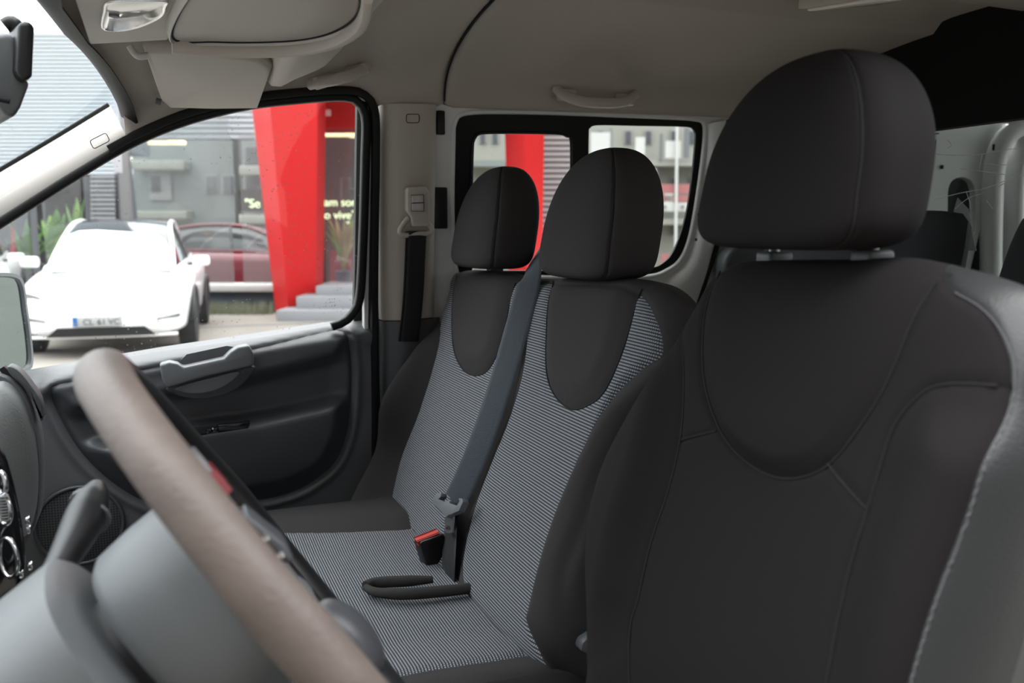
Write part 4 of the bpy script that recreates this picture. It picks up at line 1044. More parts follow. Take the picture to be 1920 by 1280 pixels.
for (px, py, rr) in [(2, 905, .012), (8, 955, .016), (16, 1045, .022)]:
    c = onY(px, py, 1.02); tube('chrome_ring', [c + rr * np.array([.45 * math.cos(a), -.5 * math.cos(a), 1.0 * math.sin(a)]) for a in np.linspace(0, 2 * math.pi, 28, endpoint=False)], .0025, 'chrome', dash, closed=True, seg=8)
for k in range(9):
    c = onY(7 + .3 * k, 930 + k * 5.5, 1.015); box('ribbed_knob', c, (.008, .008, .002), 'steel', dash, bevel=.0006)
for (px, py) in [(52, 975), (54, 992), (40, 1075), (57, 1060)]:
    c = onY(px, py, 1.03); box('trim_clip', c, (.004, .01, .008), 'chrome', dash, bevel=.001)
prism('vent_bezel', spline([onY(*q, 1.275) for q in [(12, 686), (34, 694), (58, 722), (76, 752), (80, 790), (72, 776), (58, 748), (40, 722), (20, 704)]], 40, True), 'dash_light', dash, bevel=.003, thick=(0, .03, 0))
# slot of the side vent
prism('vent_slot', [onY(*q, 1.30) for q in [(0, 690), (10, 684), (32, 705), (20, 712)]], 'black_plastic', dash, thick=(0, -.012, 0))

# ================================================================== OVERHEAD: console, visor, beam, handles, lamps, mirror
oc = empty('overhead_console', (.1, 1.15, 1.75), 'beige overhead console with tray lid hanging over the windscreen header', 'overhead console')
# rounded tray pod
ZL = 1.698
lid = spline([onZ(*q, ZL) for q in [(322, 78), (345, 8), (420, -60), (560, -60), (668, -10), (680, 18), (662, 46), (620, 68), (560, 80), (480, 84), (400, 83)]], 90, True)
lc = lid.mean(0); secs = []
for s, dz in [(1.14, .09), (1.08, .03), (1.035, .006), (1.02, .0), (1.0, -.002), (.985, .002), (.965, .004), (.94, .002), (.5, .001), (.02, .0)]:
    secs.append([lc + (q - lc) * s + np.array([0, 0, dz]) for q in lid])
loft('tray_lid', secs, 'headliner_plastic', oc, auto=70)
tube('lid_joint', [lc + (q - lc) * .975 + np.array([0, 0, .0025]) for q in lid], .0016, 'seam_dark', oc, closed=True, seg=6)
# lip under the lid
lip = spline([onZ(*q, ZL) for q in [(322, 80), (400, 86), (480, 88), (560, 84), (625, 70), (668, 46), (686, 18), (690, -20)]], 50)
tube('tray_lip', lip + np.array([0, .004, -.004]), .008, 'headliner_plastic', oc, seg=10, flat=(.010, .006), nrm=(0, 0, 1))
# map light panel in front of it
mp = [onZ(*q, 1.712) for q in [(168, 84), (316, 76), (340, 8), (352, -60), (120, -60), (150, 30)]]
prism('light_panel', mp, 'headliner_plastic', oc, bevel=.004, thick=(0, 0, .05), seg=3)
lz = spline([onZ(*q, 1.708) for q in [(192, 48), (197, 56), (222, 58), (262, 50), (300, 32), (309, 14), (308, 2), (250, 2), (204, 6), (196, 24)]], 60, True)
prism('light_lens', lz, 'lens', oc, bevel=.002, thick=(0, 0, .006))
tube('lens_bezel', lz + np.array([0, 0, .001]), .002, 'chrome', oc, closed=True, seg=8)
c = onZ(214, 32, 1.705); tube('light_switch', [c, c + np.array([0, 0, .004])], .006, 'dash_grey', oc, seg=16)
# cross beam that carries the console
secs = []
E1 = onY(500, 166, 1.6); E2 = onY(604, 132, 1.6)
for y, k in [(.72, 1), (1.2, 1), (1.45, 1), (1.57, 1), (1.60, .9), (1.612, .6)]:
    zt = 1.87; b1 = E1.copy(); b2 = E2.copy(); m_ = (b1 + b2) / 2
    if y < 1.3: b1 = b1 + np.array([0, 0, .02]); b2 = b2 + np.array([.01, 0, .02])
    b1 = m_ + (b1 - m_) * k + np.array([0, 0, .02 * (1 - k)]); b2 = m_ + (b2 - m_) * k + np.array([0, 0, .02 * (1 - k)])
    rows = [(b1[0] - .015, zt), (b1[0] - .012, b1[2] + .05), (b1[0] - .004, b1[2] + .010), (b1[0] + .004, b1[2] + .001), (b1[0] + .02, b1[2] + .001), ((b1[0] + b2[0]) / 2, (b1[2] + b2[2]) / 2 - .002), (b2[0] - .01, b2[2] - .003), (b2[0], b2[2] + .003), (b2[0] + .03, b2[2] + .05), (b2[0] + .07, zt)]
    secs.append([(q[0], y, q[1]) for q in rows])
loft('cross_beam', secs, 'headliner_plastic', oc, auto=60)

vis = empty('sun_visor', onY(400, 150, 1.6), 'beige passenger sun visor folded up behind the windscreen header', 'sun visor')
va = np.array([onY(*q, y) for q, y in zip([(268, 92), (400, 101), (488, 112), (511, 130), (484, 204), (400, 205), (318, 203), (302, 190)], [1.42, 1.43, 1.44, 1.46, 1.70, 1.71, 1.715, 1.70])])
vl = spline(va, 90, True); va_s = []
cv = va.mean(0); nv = np.array([0, .12, 1.])
poly = []
for q0, q1 in zip(va, np.roll(va, -1, 0)):
    for f in (0, .33, .66): poly.append(q0 + (q1 - q0) * f)
poly = np.array(poly); secs = []
for s, dz in [(.02, -.002), (.9, -.001), (.97, 0), (1.0, .006), (1.0, .014), (.97, .02), (.02, .022)]:
    secs.append([cv + (q - cv) * s + nv * dz for q in poly])
loft('visor_board', secs, 'headliner_plastic', vis, auto=50)
tube('visor_arm', spline([onY(*q, 1.43) for q in [(243, 86), (252, 100), (262, 106), (278, 104)]], 16), .005, 'pillar_plastic', vis, seg=10)
tube('visor_clip', [onY(292, 189, 1.70), onY(302, 192, 1.70)], .006, 'dash_grey', vis, seg=10)

# grab handles
def grab(label, pts, y, name='grab_handle'):
    g = empty(name, onY(*pts[0], y), label, 'grab handle', 'grab handles on the headliner')
    C = spline([onY(*q, y - d) for q, d in zip(pts, [.0, .018, .036, .040, .036, .018, .0])], 40)
    tube('handle_bar', C, .01, 'headliner_plastic', g, seg=12, flat=(.007, .0105), nrm=(0, -1, .3))
    a = onY(*pts[1], y - .008); b = onY(*pts[5], y - .008); d = (b - a) / np.linalg.norm(b - a)
    for q, s in ((a, 1), (b, -1)):
        box('handle_mount', q + d * s * .008, (.042, .022, .024), 'headliner_plastic', g, bevel=.005, axes=[d, [0, 1, 0], np.cross(d, [0, 1, 0])])
    return g
grab('beige grab handle above the passenger door window', [(580, 158), (600, 154), (625, 150), (640, 146), (655, 142), (676, 132), (688, 120)], 1.728)
grab('beige grab handle above the sliding door window', [(1044, 166), (1056, 178), (1090, 190), (1125, 193), (1155, 193), (1178, 188), (1192, 176)], 1.738)
# ceiling lamp in the rear liner
cl_ = empty('ceiling_lamp', onZ(1560, 8, 1.866), 'flat clear ceiling lamp in the rear headliner', 'lamp')
a = onZ(1495, 19, 1.862); b = onZ(1625, -2, 1.862); lo = np.array([a, b, b + np.array([.07, -.06, 0]), a + np.array([.10, -.10, 0])])
prism('lamp_base', [lo[0], lo[1], lo[2], lo[3]], 'headliner_plastic', cl_, bevel=.003, thick=(0, 0, .02))
m_ = lo.mean(0); prism('lamp_lens', [m_ + (q - m_) * .86 + np.array([0, 0, -.006]) for q in lo], 'lens', cl_, bevel=.003, thick=(0, 0, .008))

# rear-view mirror, edge on
rm = empty('rear_view_mirror', onY(20, 120, 1.1), 'black interior mirror hanging at the windscreen, seen edge-on', 'mirror')
ho = [onY(*q, 1.12) for q in [(34, 42), (48, 38), (62, 40), (66, 52), (62, 140), (56, 152), (38, 148), (30, 130)]]
prism('mirror_housing', ho, 'black_plastic', rm, bevel=.006, thick=(-.05, .16, 0), seg=3)
tube('mirror_stalk', spline([onY(*q, 1.17) for q in [(10, 50), (24, 44), (34, 60)]], 12), .009, 'black_plastic', rm, seg=10)
mo = [onY(*q, 1.14) for q in [(-40, 70), (20, 60), (34, 80), (36, 140), (58, 152), (40, 200), (26, 222), (10, 214), (-40, 150)]]
prism('sensor_cover', mo, 'dash_light', rm, bevel=.006, thick=(-.03, .10, 0), seg=3)
tube('sensor_slot', [onY(-20, 182, 1.132), onY(18, 190, 1.132)], .003, 'seam_dark', rm, seg=8)

# passenger door mirror outside the window
dm = empty('door_mirror', onY(10, 610, 2.06), 'dark grey exterior door mirror outside the passenger window', 'mirror')
mn = np.array([.90, -.43, -.05]); mn /= np.linalg.norm(mn); mp0 = onY(30, 610, 2.05)
def onM(px, py): d = ray(px, py); return CAM + d * (((mp0 - CAM) @ mn) / (d @ mn))
dmo = spline([onM(*q) for q in [(-60, 520), (-20, 512), (25, 513), (42, 528), (50, 580), (58, 640), (60, 680), (52, 694), (20, 706), (-60, 722)]], 70, True)
c = dmo.mean(0); secs = []
for s, d in [(.5, -.13), (.85, -.09), (1.0, -.04), (1.01, -.008), (1.0, .003), (.94, .003), (.91, -.005), (.02, -.005)]:
    secs.append([c + (q - c) * s + mn * d for q in dmo])
loft('mirror_housing', secs, 'door_plastic_grey', dm, auto=50)
mir = mat('mirror_glass', (.22, .27, .27, 1), .03, metal=1)
ml = [c + (q - c) * .92 - mn * .003 for q in dmo]
obj('mirror_glass', [c - mn * .003] + ml, [(0, 1 + j, 1 + (j + 1) % 70) for j in range(70)], 'mirror_glass', dm, smooth=False)
tube('mirror_arm', [c + np.array([-.03, 0, -.06]), c + np.array([-.06, -.10, -.10])], .02, 'black_plastic', dm, seg=10)
#PART5
# ================================================================== THE STREET OUTSIDE
def ebox(name, px0, py0, px1, py1, d, depth, m, parent=None, bevel=0):
    """a block whose front face fills that window of the view at distance d and runs back by depth"""
    a = onD(px0, py0, d); b = onD(px1, py1, d)
    la, lb = a @ rt, b @ rt; z0, z1 = min(a[2], b[2]), max(a[2], b[2])
    return box(name, ext((la + lb) / 2, d + depth / 2, (z0 + z1) / 2), (abs(lb - la), depth, z1 - z0), m, parent, bevel=bevel, axes=[rt, fh, [0, 0, 1]])
gr = obj('ground', [ext(-60, -40, 0), ext(60, -40, 0), ext(60, 70, 0), ext(-60, 70, 0)], [(0, 1, 2, 3)], 'concrete', smooth=False); tag(gr, kind='structure')
tube('ground_joint', [ext(-5.6, 12.6, .002), ext(-4.2, 13.2, .002), ext(-2.0, 14.0, .002)], .012, 'mullion', gr, seg=5)

# ---- cars
def car(name, lat0, d0, rl, rd, paint, label, plate=False, glare=False, group=None):
    r = np.array([rl, rd]) / math.hypot(rl, rd); s_ = np.array([r[1], -r[0]])
    def P(s, w, z): return ext(lat0 + r[0] * s + s_[0] * w, d0 + r[1] * s + s_[1] * w, z)
    c = empty(name, P(2.3, 0, 0), label, 'car', group)
    st = [(0.0, .34, .50, .56, .62, .62), (.03, .28, .66, .72, .60, .66), (.12, .25, .80, .85, .62, .70), (.30, .24, .88, .92, .66, .78), (.55, .24, .90, .95, .72, .86), (.90, .24, .92, .965, .78, .93), (1.25, .24, .92, .965, .82, .99), (1.6, .24, .92, .96, .84, 1.04), (2.4, .24, .92, .96, .86, 1.06), (3.2, .24, .92, .965, .88, 1.08), (3.8, .24, .92, .965, .90, 1.10), (4.3, .27, .88, .93, .88, 1.10), (4.6, .34, .80, .86, .84, 1.02), (4.72, .42, .68, .74, .80, .95)]
    S = []
    for (s, zb, wl, wm, zm, zt) in st:
        half = [(0, zb), (wl * .7, zb), (wl * .96, zb + .03), (wl, zb + .10), (wm, zm - .08), (wm, zm), (wm * .985, zm + (zt - zm) * .35), (wm * .93, zm + (zt - zm) * .72), (wm * .80, zt - .012), (wm * .45, zt), (0, zt + .004)]
        full = half + [(-w_, z_) for w_, z_ in half[-2:0:-1]]
        bow = .10 if s < .5 else 0
        S.append([P(s + bow * (abs(w_) / .9) ** 2.2 * (1 - s / .5 if bow else 0), w_, z_) for w_, z_ in full])
    S2 = []
    S = np.array(S)
    body = loft('body', S, paint, c, auto=50); body.modifiers.new('smooth', 'SUBSURF').levels = 1
    # greenhouse
    gh = [(1.02, .76, .90, .70, .93), (1.15, .77, 1.0, .70, 1.07), (1.5, .79, 1.03, .665, 1.28), (1.85, .80, 1.05, .625, 1.46), (2.15, .80, 1.06, .60, 1.57), (2.5, .80, 1.07, .585, 1.615), (2.9, .79, 1.08, .58, 1.62), (3.4, .78, 1.09, .57, 1.57), (3.9, .75, 1.10, .56, 1.43), (4.3, .70, 1.10, .55, 1.25), (4.5, .66, 1.08, .54, 1.12)]
    S = []
    for (s, wb, zb, wt, zt) in gh:
        half = [(0, zb - .03), (wb, zb - .02), (wb, zb), (wt + .015, zt - .035), (wt - .04, zt - .004), (wt * .5, zt + .012), (0, zt + .018)]
        full = half + [(-w_, z_) for w_, z_ in half[-2:0:-1]]; S.append([P(s, w_, z_) for w_, z_ in full])
    loft('glasshouse', S, 'car_glass', c, auto=50)
    for sg in (-1, 1):
        tube('roof_pillar', spline([P(s, sg * (wt + .012), zt - .018) for (s, wb, zb, wt, zt) in gh], 50), .03, paint, c, seg=8)
        tube('belt_line', spline([P(s, sg * (wb + .004), zb) for (s, wb, zb, wt, zt) in gh], 40), .025, paint, c, seg=8)
        tube('centre_post', [P(2.45, sg * .795, 1.07), P(2.5, sg * .60, 1.58)], .022, 'black_plastic', c, seg=8)
        # door mirror
        ce = P(1.55, sg * 1.03, 1.07); mo = []
        m_ = box('door_mirror', ce, (.22, .12, .14), paint, c, bevel=.045, axes=[np.r_[rt * s_[0] + fh * s_[1]][:3], rt * r[0] + fh * r[1], [0, 0, 1]], seg=4)
        tube('mirror_foot', [P(1.58, sg * .86, 1.03), P(1.56, sg * .96, 1.04)], .02, 'black_plastic', m_, seg=8)
        # headlamp
        hl = [P(.13 + .16 * f, sg * (.52 + .36 * f), .665 + .03 * f) for f in (0, .5, 1)] + [P(.35, sg * .925, .76), P(.29, sg * .86, .775), P(.20, sg * .70, .735)]
        prism('headlamp', hl, 'lamp_grey' if sg < 0 else 'glare_and_lamp_white', c, bevel=.006, thick=(rt * r[0] + fh * r[1]) * -.035)
        if sg < 0: prism('lamp_surround', [P(.16, sg * .60, .655), P(.28, sg * .88, .675), P(.32, sg * .92, .695), P(.22, sg * .80, .685)], 'mullion', c, thick=(rt * r[0] + fh * r[1]) * -.045)
        sl = [P(.075, sg * .58, .435), P(.20, sg * .84, .46), P(.20, sg * .84, .485), P(.075, sg * .60, .448)]
        prism('bumper_slit', sl, 'black_plastic', c, thick=(rt * r[0] + fh * r[1]) * -.04)
        for sx_ in (.90, 3.80):
            wx = P(sx_, sg * .875, .35); ax_ = rt * s_[0] + fh * s_[1]; u1 = rt * r[0] + fh * r[1]; u2 = np.array([0, 0, 1.])
            S = []
            for rr, off in [(.21, .10), (.30, .112), (.345, .10), (.35, .06), (.35, -.08), (.33, -.10)]:
                S.append([wx + ax_ * sg * off + rr * (u1 * math.cos(a) + u2 * math.sin(a)) for a in np.linspace(0, 2 * math.pi, 32, endpoint=False)])
            t_ = loft('wheel', S, 'tyre', c, auto=50)
            S = []
            for rr, off in [(.215, .09), (.20, .10), (.10, .085), (.03, .10)]:
                S.append([wx + ax_ * sg * off + rr * (1 - (.12 if k % 6 < 2 and rr > .05 and rr < .205 else 0)) * (u1 * math.cos(a) + u2 * math.sin(a)) for k, a in enumerate(np.linspace(0, 2 * math.pi, 30, endpoint=False))])
            loft('wheel_rim', S, 'alloy', t_, auto=30)
            arch = [P(sx_ + .40 * math.cos(a), sg * .968, .36 + .40 * math.sin(a)) for a in np.linspace(.05, math.pi - .05, 24)]
            tube('wheel_arch', arch, .035, 'black_plastic', c, seg=8)
    fwd = -(rt * r[0] + fh * r[1]); wd = rt * s_[0] + fh * s_[1]
    gl_ = [P(.02, q[0], q[1]) for q in [(-.58, .262), (.58, .262), (.46, .365), (-.46, .365)]]
    prism('lower_grille', gl_, 'black_plastic', c, thick=fwd * .03)
    tube('front_splitter', spline([P(.10 + .1 * (abs(w_) / .8) ** 2, w_, .245) for w_ in np.linspace(-.80, .80, 11)], 30), .02, paint, c, seg=8)
    if plate:
        pl = box('number_plate', P(-.03, -.03, .435), (.52, .02, .11), 'plate_white', c, bevel=.006, axes=[wd, -fwd, [0, 0, 1]])
        box('plate_band', P(-.042, -.265, .435), (.048, .006, .105), 'plate_blue', pl, axes=[wd, -fwd, [0, 0, 1]])
        for wrd, w0 in (('CL', -.185), ('61', -.035), ('VC', .080)): text('plate_text', wrd, .096, 'ink', pl, P(-.042, w0, .40), wd, [0, 0, 1.], .001)
        text('plate_text', 'P', .04, 'plate_white', pl, P(-.047, -.278, .392), wd, [0, 0, 1.], .001)
        hp_ = P(.52, .80, .80); 
        tube('front_camera_flap', [P(.55, .915, .81), P(.55, .93, .81)], .035, 'mullion', c, seg=14)
    if glare:  # white sheet over the glass, a painted reflection of bright sky
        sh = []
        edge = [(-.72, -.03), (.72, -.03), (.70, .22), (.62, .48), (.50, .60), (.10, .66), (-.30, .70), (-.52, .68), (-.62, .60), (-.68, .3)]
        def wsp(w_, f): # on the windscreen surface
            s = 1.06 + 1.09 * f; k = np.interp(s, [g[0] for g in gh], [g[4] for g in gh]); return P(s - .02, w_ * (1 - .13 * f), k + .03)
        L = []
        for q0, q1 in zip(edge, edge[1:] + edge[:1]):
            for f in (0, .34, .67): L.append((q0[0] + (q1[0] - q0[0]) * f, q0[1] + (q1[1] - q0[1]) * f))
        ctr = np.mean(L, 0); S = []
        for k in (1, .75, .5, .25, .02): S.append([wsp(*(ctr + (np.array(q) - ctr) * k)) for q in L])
        loft('windscreen_glare', S, 'glare_and_lamp_white', c, cap=False)
    return c
car('parked_car', -4.72, 9.75, -.29, .957, 'car_white', 'white electric car with number plate parked nose-on outside the passenger window', plate=True, glare=True)
car('white_car', -7.66, 11.0, -.45, .9, 'car_white', 'white car almost hidden behind the passenger door mirror')
car('showroom_car', -3.5, 18.9, -.98, -.2, 'red_car', 'dark red car standing behind the shop glazing')

# ---- showroom front: plinth, glazing, column
shop = empty('showroom_building', ext(-7, 16, 0), 'dark glazed showroom front with white ledge on a blue-grey plinth behind the parked car', 'building')
ebox('plinth', -420, 546, 516, 572, 15.8, .6, 'base_blue', shop)
ebox('plinth_foot', -420, 570, 516, 584, 15.9, .6, 'facade_grey', shop)
ebox('ledge', -420, 534, 518, 547, 15.6, .8, 'ledge_white', shop, bevel=.02)
ebox('back_wall', -420, 250, 232, 545, 20.0, .2, 'showroom_dark', shop)
ebox('soffit', -420, 190, 130, 262, 16.2, 3.6, 'base_blue', shop)
ebox('mullion', 216, 180, 230, 536, 15.9, .15, 'mullion', shop)
ebox('mullion', 232, 180, 234, 536, 15.88, .1, 'shutter_grey', shop)
ebox('mullion', 163, 330, 168, 536, 15.9, .15, 'mullion', shop)
ebox('mullion', 62, 380, 65, 536, 15.9, .1, 'mullion', shop)
fin = [onD(*q, 15.95) for q in [(231, 290), (238, 345), (245, 410), (247, 536), (231, 536)]]
prism('column_fin', fin, 'base_blue', shop, thick=fh * .3)
for (a_, b_) in [(-420, 62), (65, 163), (168, 216), (234, 440)]:
    ebox('pane', a_, 180, b_, 536, 15.98, .01, 'shop_glass', shop)
ebox('glass_strip', 446, 250, 516, 536, 15.98, .01, 'shop_glass', shop)
# red post inside
rp_ = empty('red_post', onD(24, 510, 17.2), 'narrow red post standing inside the dark showroom window', 'post')
S = []
for py, w_ in [(425, 3), (455, 4), (470, 9), (495, 9), (512, 8)]:
    c = onD(23 + (py - 425) * .05, py, 17.2); k = w_ / 1600 * 17.2 / 1.6; S.append([c + k * (rt * math.cos(a) + fh * math.sin(a)) for a in np.linspace(0, 2 * math.pi, 12, endpoint=False)])
loft('post', S, 'red_panel', rp_)
# louvred cladding, board by board
lv = empty('louvred_tower', onD(195, 420, 16.4), 'grey horizontal louvre panel beside the dark showroom column', 'louvre')
ebox('louvre_backing', 168, 180, 216, 412, 15.92, .04, 'mullion', lv)
for k in range(27):
    y0 = 182 + k * 8.6; ebox('slat', 169, y0, 215, y0 + 5.6, 15.86, .05, 'slat_grey', lv)
lf = empty('louvred_facade', onD(0, 330, 13.5), 'pale blue-grey louvred upper facade seen through the windscreen', 'building')
ebox('facade_backing', -260, 60, 214, 322, 13.7, .3, 'cladding', lf)
tz = onD(0, 150, 13.5)[2]
k = 0
for y0 in np.arange(62, 322, 7.4):
    ebox('slat', -260, y0, 214, y0 + 5.2, 13.62, .08, 'cladding', lf)
lr = empty('louvred_corner', onD(1048, 340, 15.2), 'grey louvred cladding beside the second red portal leg', 'louvre')
ebox('louvre_backing', 1016, 200, 1092, 560, 15.4, .3, 'mullion', lr)
for k in range(34):
    y0 = 202 + k * 10.4; ebox('slat', 1014, y0, 1094, y0 + 7.0, 15.25, .12, 'slat_grey', lr)
ru = empty('louvred_band', onD(420, 262, 16.3), 'grey ribbed cladding band above the shop glazing next to the red portal', 'louvre')
ebox('louvre_backing', 236, 150, 476, 262, 16.45, .1, 'shutter_grey', ru)
for k in range(11):
    y0 = 150 + k * 10.2; ebox('slat', 236, y0, 476, y0 + 7.4, 16.33, .10, 'cladding', ru)

# ---- plants in the window
def plant(label, px, py, d, hgt, n, mats, wide=.10, spread=.35, group='plants inside the showroom'):
    b = onD(px, py, d); p = empty('potted_plant', b, label, 'plant', group)
    S = []
    for rr, z in [(.10, 0), (.13, .02), (.16, .28), (.15, .29), (.02, .27)]:
        S.append([b + np.array([rr * math.cos(a), rr * math.sin(a), z]) for a in np.linspace(0, 2 * math.pi, 16, endpoint=False)])
    loft('pot', S, 'pot', p)
    for i in range(n):
        a = random.uniform(0, 2 * math.pi); L = hgt * random.uniform(.6, 1.0); sp = spread * random.uniform(.3, 1); V = []; Fc = []
        dirv = rt * math.cos(a) + fh * math.sin(a); side = np.cross(dirv, [0, 0, 1])
        for k in range(9):
            f = k / 8; c = b + np.array([0, 0, .27 + L * (f - .25 * f * f * sp * 2)]) + dirv * sp * f ** 1.6; w_ = wide * math.sin(math.pi * min(1, .12 + f * .88)) ** .8
            V += [c - side * w_, c + np.array([0, 0, -.15 * w_]), c + side * w_]
        for k in range(8):
            q = k * 3; Fc += [(q, q + 1, q + 4, q + 3), (q + 1, q + 2, q + 5, q + 4)]
        o = obj('leaf', V, Fc, mats[i % len(mats)], p); o.modifiers.new('thick', 'SOLIDIFY').thickness = .004
    return p
plant('bright green broad-leaved plant in the showroom window behind the white car', 108, 535, 16.9, 1.40, 16, ['leaf', 'leaf_light', 'leaf'], .16, .50)
plant('tall light green plant in the showroom beside the louvre panel', 150, 535, 17.3, 1.75, 6, ['leaf_light', 'leaf'], .11, .22)
plant('dull green drooping plant in the showroom near the red post', 55, 535, 17.6, 1.35, 18, ['leaf'], .08, .6)
plant('dry yellowish palm in a dark pot behind the lit sign glass', 645, 536, 16.0, 1.35, 22, ['leaf_dry', 'leaf_dry', 'leaf_dry', 'leaf'], .05, .40)

# ---- red entrance portal
pt_ = empty('red_portal', onD(700, 590, 14.5), 'bright red angular entrance portal with tapering legs and a wide beam', 'portal')
def leg(lx, rx_, mx, d, ytop, ybot, proud):
    """tapering leg: two front facets meeting in a ridge"""
    A = []
    for (l, m_, r_), py in ((lx, ytop), (rx_, ybot)):
        a = onD(l, py, d + proud); tp = py == ytop; b = onD(m_, py, d - (.5 if tp else 0)); c = onD(r_, py, d + (-.7 if tp else .6)); A.append([a, b, c, c + fh * .6, a + fh * .4])
    A = [[A[0][i] + (A[1][i] - A[0][i]) * f for i in range(5)] for f in np.linspace(0, 1, 16)]
    return loft('portal_leg', A, 'red_panel', pt_, auto=12)
leg((463, 499, 596), (517, 541, 592), None, 14.5, 120, 584, .55)
leg((943, 983, 1022), (956, 988, 1016), None, 14.2, 120, 584, .45)
ebox('portal_roof', 540, 60, 1010, 150, 13.9, 2.2, 'red_panel', pt_)
ebox('portal_beam', 560, 100, 1000, 240, 15.4, .8, 'red_panel', pt_)
sl_ = empty('soffit_lamp', onD(606, 210, 15.3), 'small white square lamp on the red portal beam', 'lamp')
ebox('lamp_body', 594, 205, 620, 217, 15.34, .05, 'lens', sl_, bevel=.01)

# ---- dark glazed entrance with the lit sign
en = empty('glazed_entrance', onD(640, 540, 16), 'dark glazed shop entrance under the red portal', 'shop front')
ebox('back_wall', 590, 200, 880, 545, 17.2, .1, 'showroom_dark', en)
ebox('door_frame', 595, 235, 603, 536, 15.6, .12, 'shutter_grey', en)
ebox('floor_slab', 590, 536, 880, 548, 15.5, 1.7, 'ledge_white', en)
ebox('counter', 618, 470, 700, 536, 16.9, .2, 'red_car', en)
ebox('entrance_pane', 603, 235, 880, 536, 15.66, .01, 'shop_glass', en)
cd_ = empty('sign_board', onD(462, 396, 17.4), 'dark board with glowing words split by the red portal leg', 'sign')
ebox('board', 447, 355, 500, 396, 17.4, .05, 'showroom_dark', cd_)
def px_text(s, px, py, hpx, d, m, parent): 
    o = onD(px, py, d); text('lettering', s, hpx / 1600 * d * 1.5, m, parent, o, rt, [0, 0, 1.], .01)
px_text('"Se', 459, 389, 15, 17.35, 'sign_letter', cd_)
px_text('am sonh', 608, 386, 14, 17.1, 'sign_letter', cd_)
px_text('o vive"', 608, 410, 14, 17.1, 'sign_letter', cd_)
px_text('"', 650, 428, 12, 17.1, 'sign_letter', cd_)
lgo = [onD(*q, 17.12) for q in [(640, 372), (640, 334), (656, 334), (656, 354), (667, 354), (667, 372)]]
tube('outline_emblem', lgo, .02, 'mullion', cd_, seg=6)
for nm, q in [('lamp above the glazed shop entrance', (608, 250, 662, 256)), ('lamp inside the glazed showroom front', (276, 264, 328, 271))]:
    l_ = empty('linear_lamp', onD(q[0], q[1], 16.8), 'glowing warm strip ' + nm, 'lamp', 'strip lamps in the showroom')
    ebox('tube', q[0], q[1], q[2], q[3], 16.6, .06, 'lamp_warm', l_, bevel=.02)
    ebox('tube_end', q[2] - 16, q[1] - 5, q[2] + 3, q[1] + 3, 16.62, .5, 'lamp_warm', l_, bevel=.02)

# ---- steps in front of the entrance
stp = empty('entrance_steps', onD(600, 608, 14), 'pale grey stepped blocks at the foot of the red portal leg', 'steps')
for (a_, b_, y0, y1, d) in [(592, 900, 536, 556, 14.5), (555, 900, 556, 582, 14.2), (518, 900, 582, 609, 13.9)]:
    ebox('step', a_, y0, b_, y1, d, 1.2, 'kerb_grey', stp, bevel=.01)
# ---- planting strip
V = []; Fc = []
for i in range(1500):
    lat = random.uniform(onD(180, 580, 15.3) @ rt, onD(514, 580, 15.3) @ rt); dd = random.uniform(15.0, 15.6); hh = random.uniform(.08, .26); q = len(V); le = random.uniform(-.06, .06)
    V += [ext(lat - .012, dd, 0), ext(lat + .012, dd, 0), ext(lat + le, dd + random.uniform(-.04, .04), hh)]; Fc.append((q, q + 1, q + 2))
gs = obj('grass_strip', V, Fc, 'grass_grey', None, smooth=False); tag(gs, 'thin dull grass growing along the showroom plinth', 'grass', kind='stuff')

# ---- apartment blocks
def block(label, px0, px1, ytop, ybot, d, m, cols, rows, wpx, hpx, balcony=None, y0=None, dx=None):
    b = empty('apartment_building', onD((px0 + px1) / 2, ybot, d), label, 'building', 'apartment buildings behind the shop')
    ebox('facade', px0, ytop, px1, ybot, d, 6, m, b)
    for r_ in rows:
        for c_ in cols:
            f = ebox('window', c_ - wpx / 2, r_ - hpx / 2, c_ + wpx / 2, r_ + hpx / 2, d - .06, .1, 'shutter_grey', b)
            ebox('pane', c_ - wpx / 2 + 3, r_ - hpx / 2 + 3, c_ + wpx / 2 - 3, r_ + hpx / 2 - 2, d - .10, .06, 'window_dark', f)
    return b
b1 = block('plain grey apartment building behind the shop glazing', 238, 448, 120, 560, 34, 'facade_grey', [292, 396, 428], [345, 440], 26, 36)
for (x0_, y0_, x1_, y1_) in [(245, 300, 345, 318), (245, 395, 350, 410), (245, 400, 350, 404)]: ebox('balcony', x0_, y0_, x1_, y1_, 33.2, .8, 'facade_pale', b1, bevel=.05)
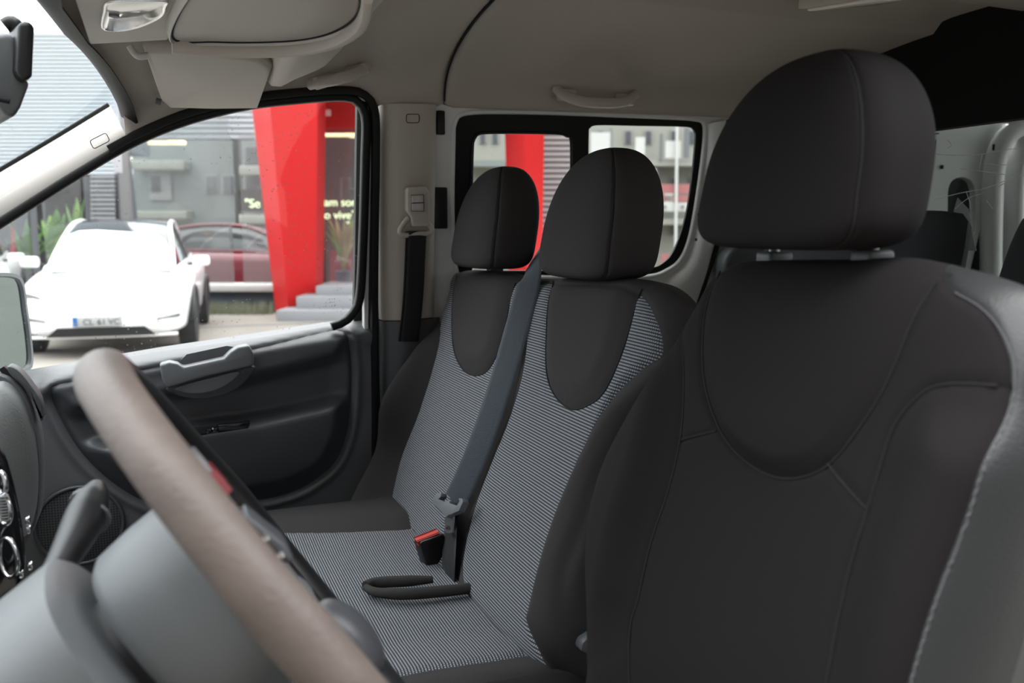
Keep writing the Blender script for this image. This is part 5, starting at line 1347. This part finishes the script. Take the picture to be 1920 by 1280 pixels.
for q in [(300, 345, 44, 60), (300, 440, 44, 60)]: ebox('shutter', q[0] - q[2] / 2, q[1] - q[3] / 2, q[0] + q[2] / 2, q[1] + q[3] / 2, 33.9, .1, 'shutter_grey', b1)
b2 = block('grey-green apartment block between the glazing and the first portal leg', 446, 600, 120, 560, 31, 'facade_grey', [472], [290, 340, 430, 470], 30, 34)
for yy in (310, 358, 402): ebox('balcony', 447, yy, 500, yy + 18, 30.0, 1.0, 'facade_pale', b2, bevel=.05)
b3 = block('cream apartment block with balconies seen through the sliding door window', 840, 1420, 100, 560, 30, 'facade_pale', [905, 928, 1125, 1178, 1216, 1264, 1298], [256, 345, 430], 15, 26)
for yy in (300, 410):
    ebox('balcony_slab', 840, yy, 1420, yy + 11, 29.0, 1.0, 'facade_pale', b3)
for (x0_, y0_, x1_, y1_, m_) in [(1108, 248, 1144, 302, 'ledge_white'), (1192, 257, 1209, 290, 'ledge_white'), (1248, 264, 1276, 296, 'ledge_white'), (1238, 250, 1242, 300, 'mullion'), (1284, 240, 1292, 296, 'mullion'), (1144, 240, 1148, 300, 'facade_grey'), (1210, 316, 1230, 360, 'ledge_white'), (1230, 322, 1234, 362, 'mullion'), (890, 300, 946, 312, 'facade_grey'), (1220, 345, 1300, 363, 'red_awning'), (1220, 366, 1300, 378, 'red_awning'), (1222, 380, 1296, 396, 'ledge_white'), (1246, 362, 1262, 380, 'ledge_white'), (1240, 476, 1270, 494, 'red_awning')]:
    ebox('balcony_panel', x0_, y0_, x1_, y1_, 28.9, .08, m_, b3)
for q in (1246, 1280):
    c = onD(q, 388, 28.85); box('panel_mark', c, (.12, .02, .12), 'shutter_grey', b3, bevel=.03, axes=[rt, fh, [0, 0, 1]])
tube('downpipe', [onD(1270, 200, 28.8), onD(1266, 520, 28.8)], .05, 'ledge_white', b3, seg=8)
# unseen block added behind the camera to keep daylight off the driver's side
hs = empty('wall_blocker', ext(0, -9, 0), kind='structure')
box('daylight_blocker', ext(2, -7.5, 4.6), (44, 5, 9.2), 'blocker_grey', hs, axes=[rt, fh, [0, 0, 1]])
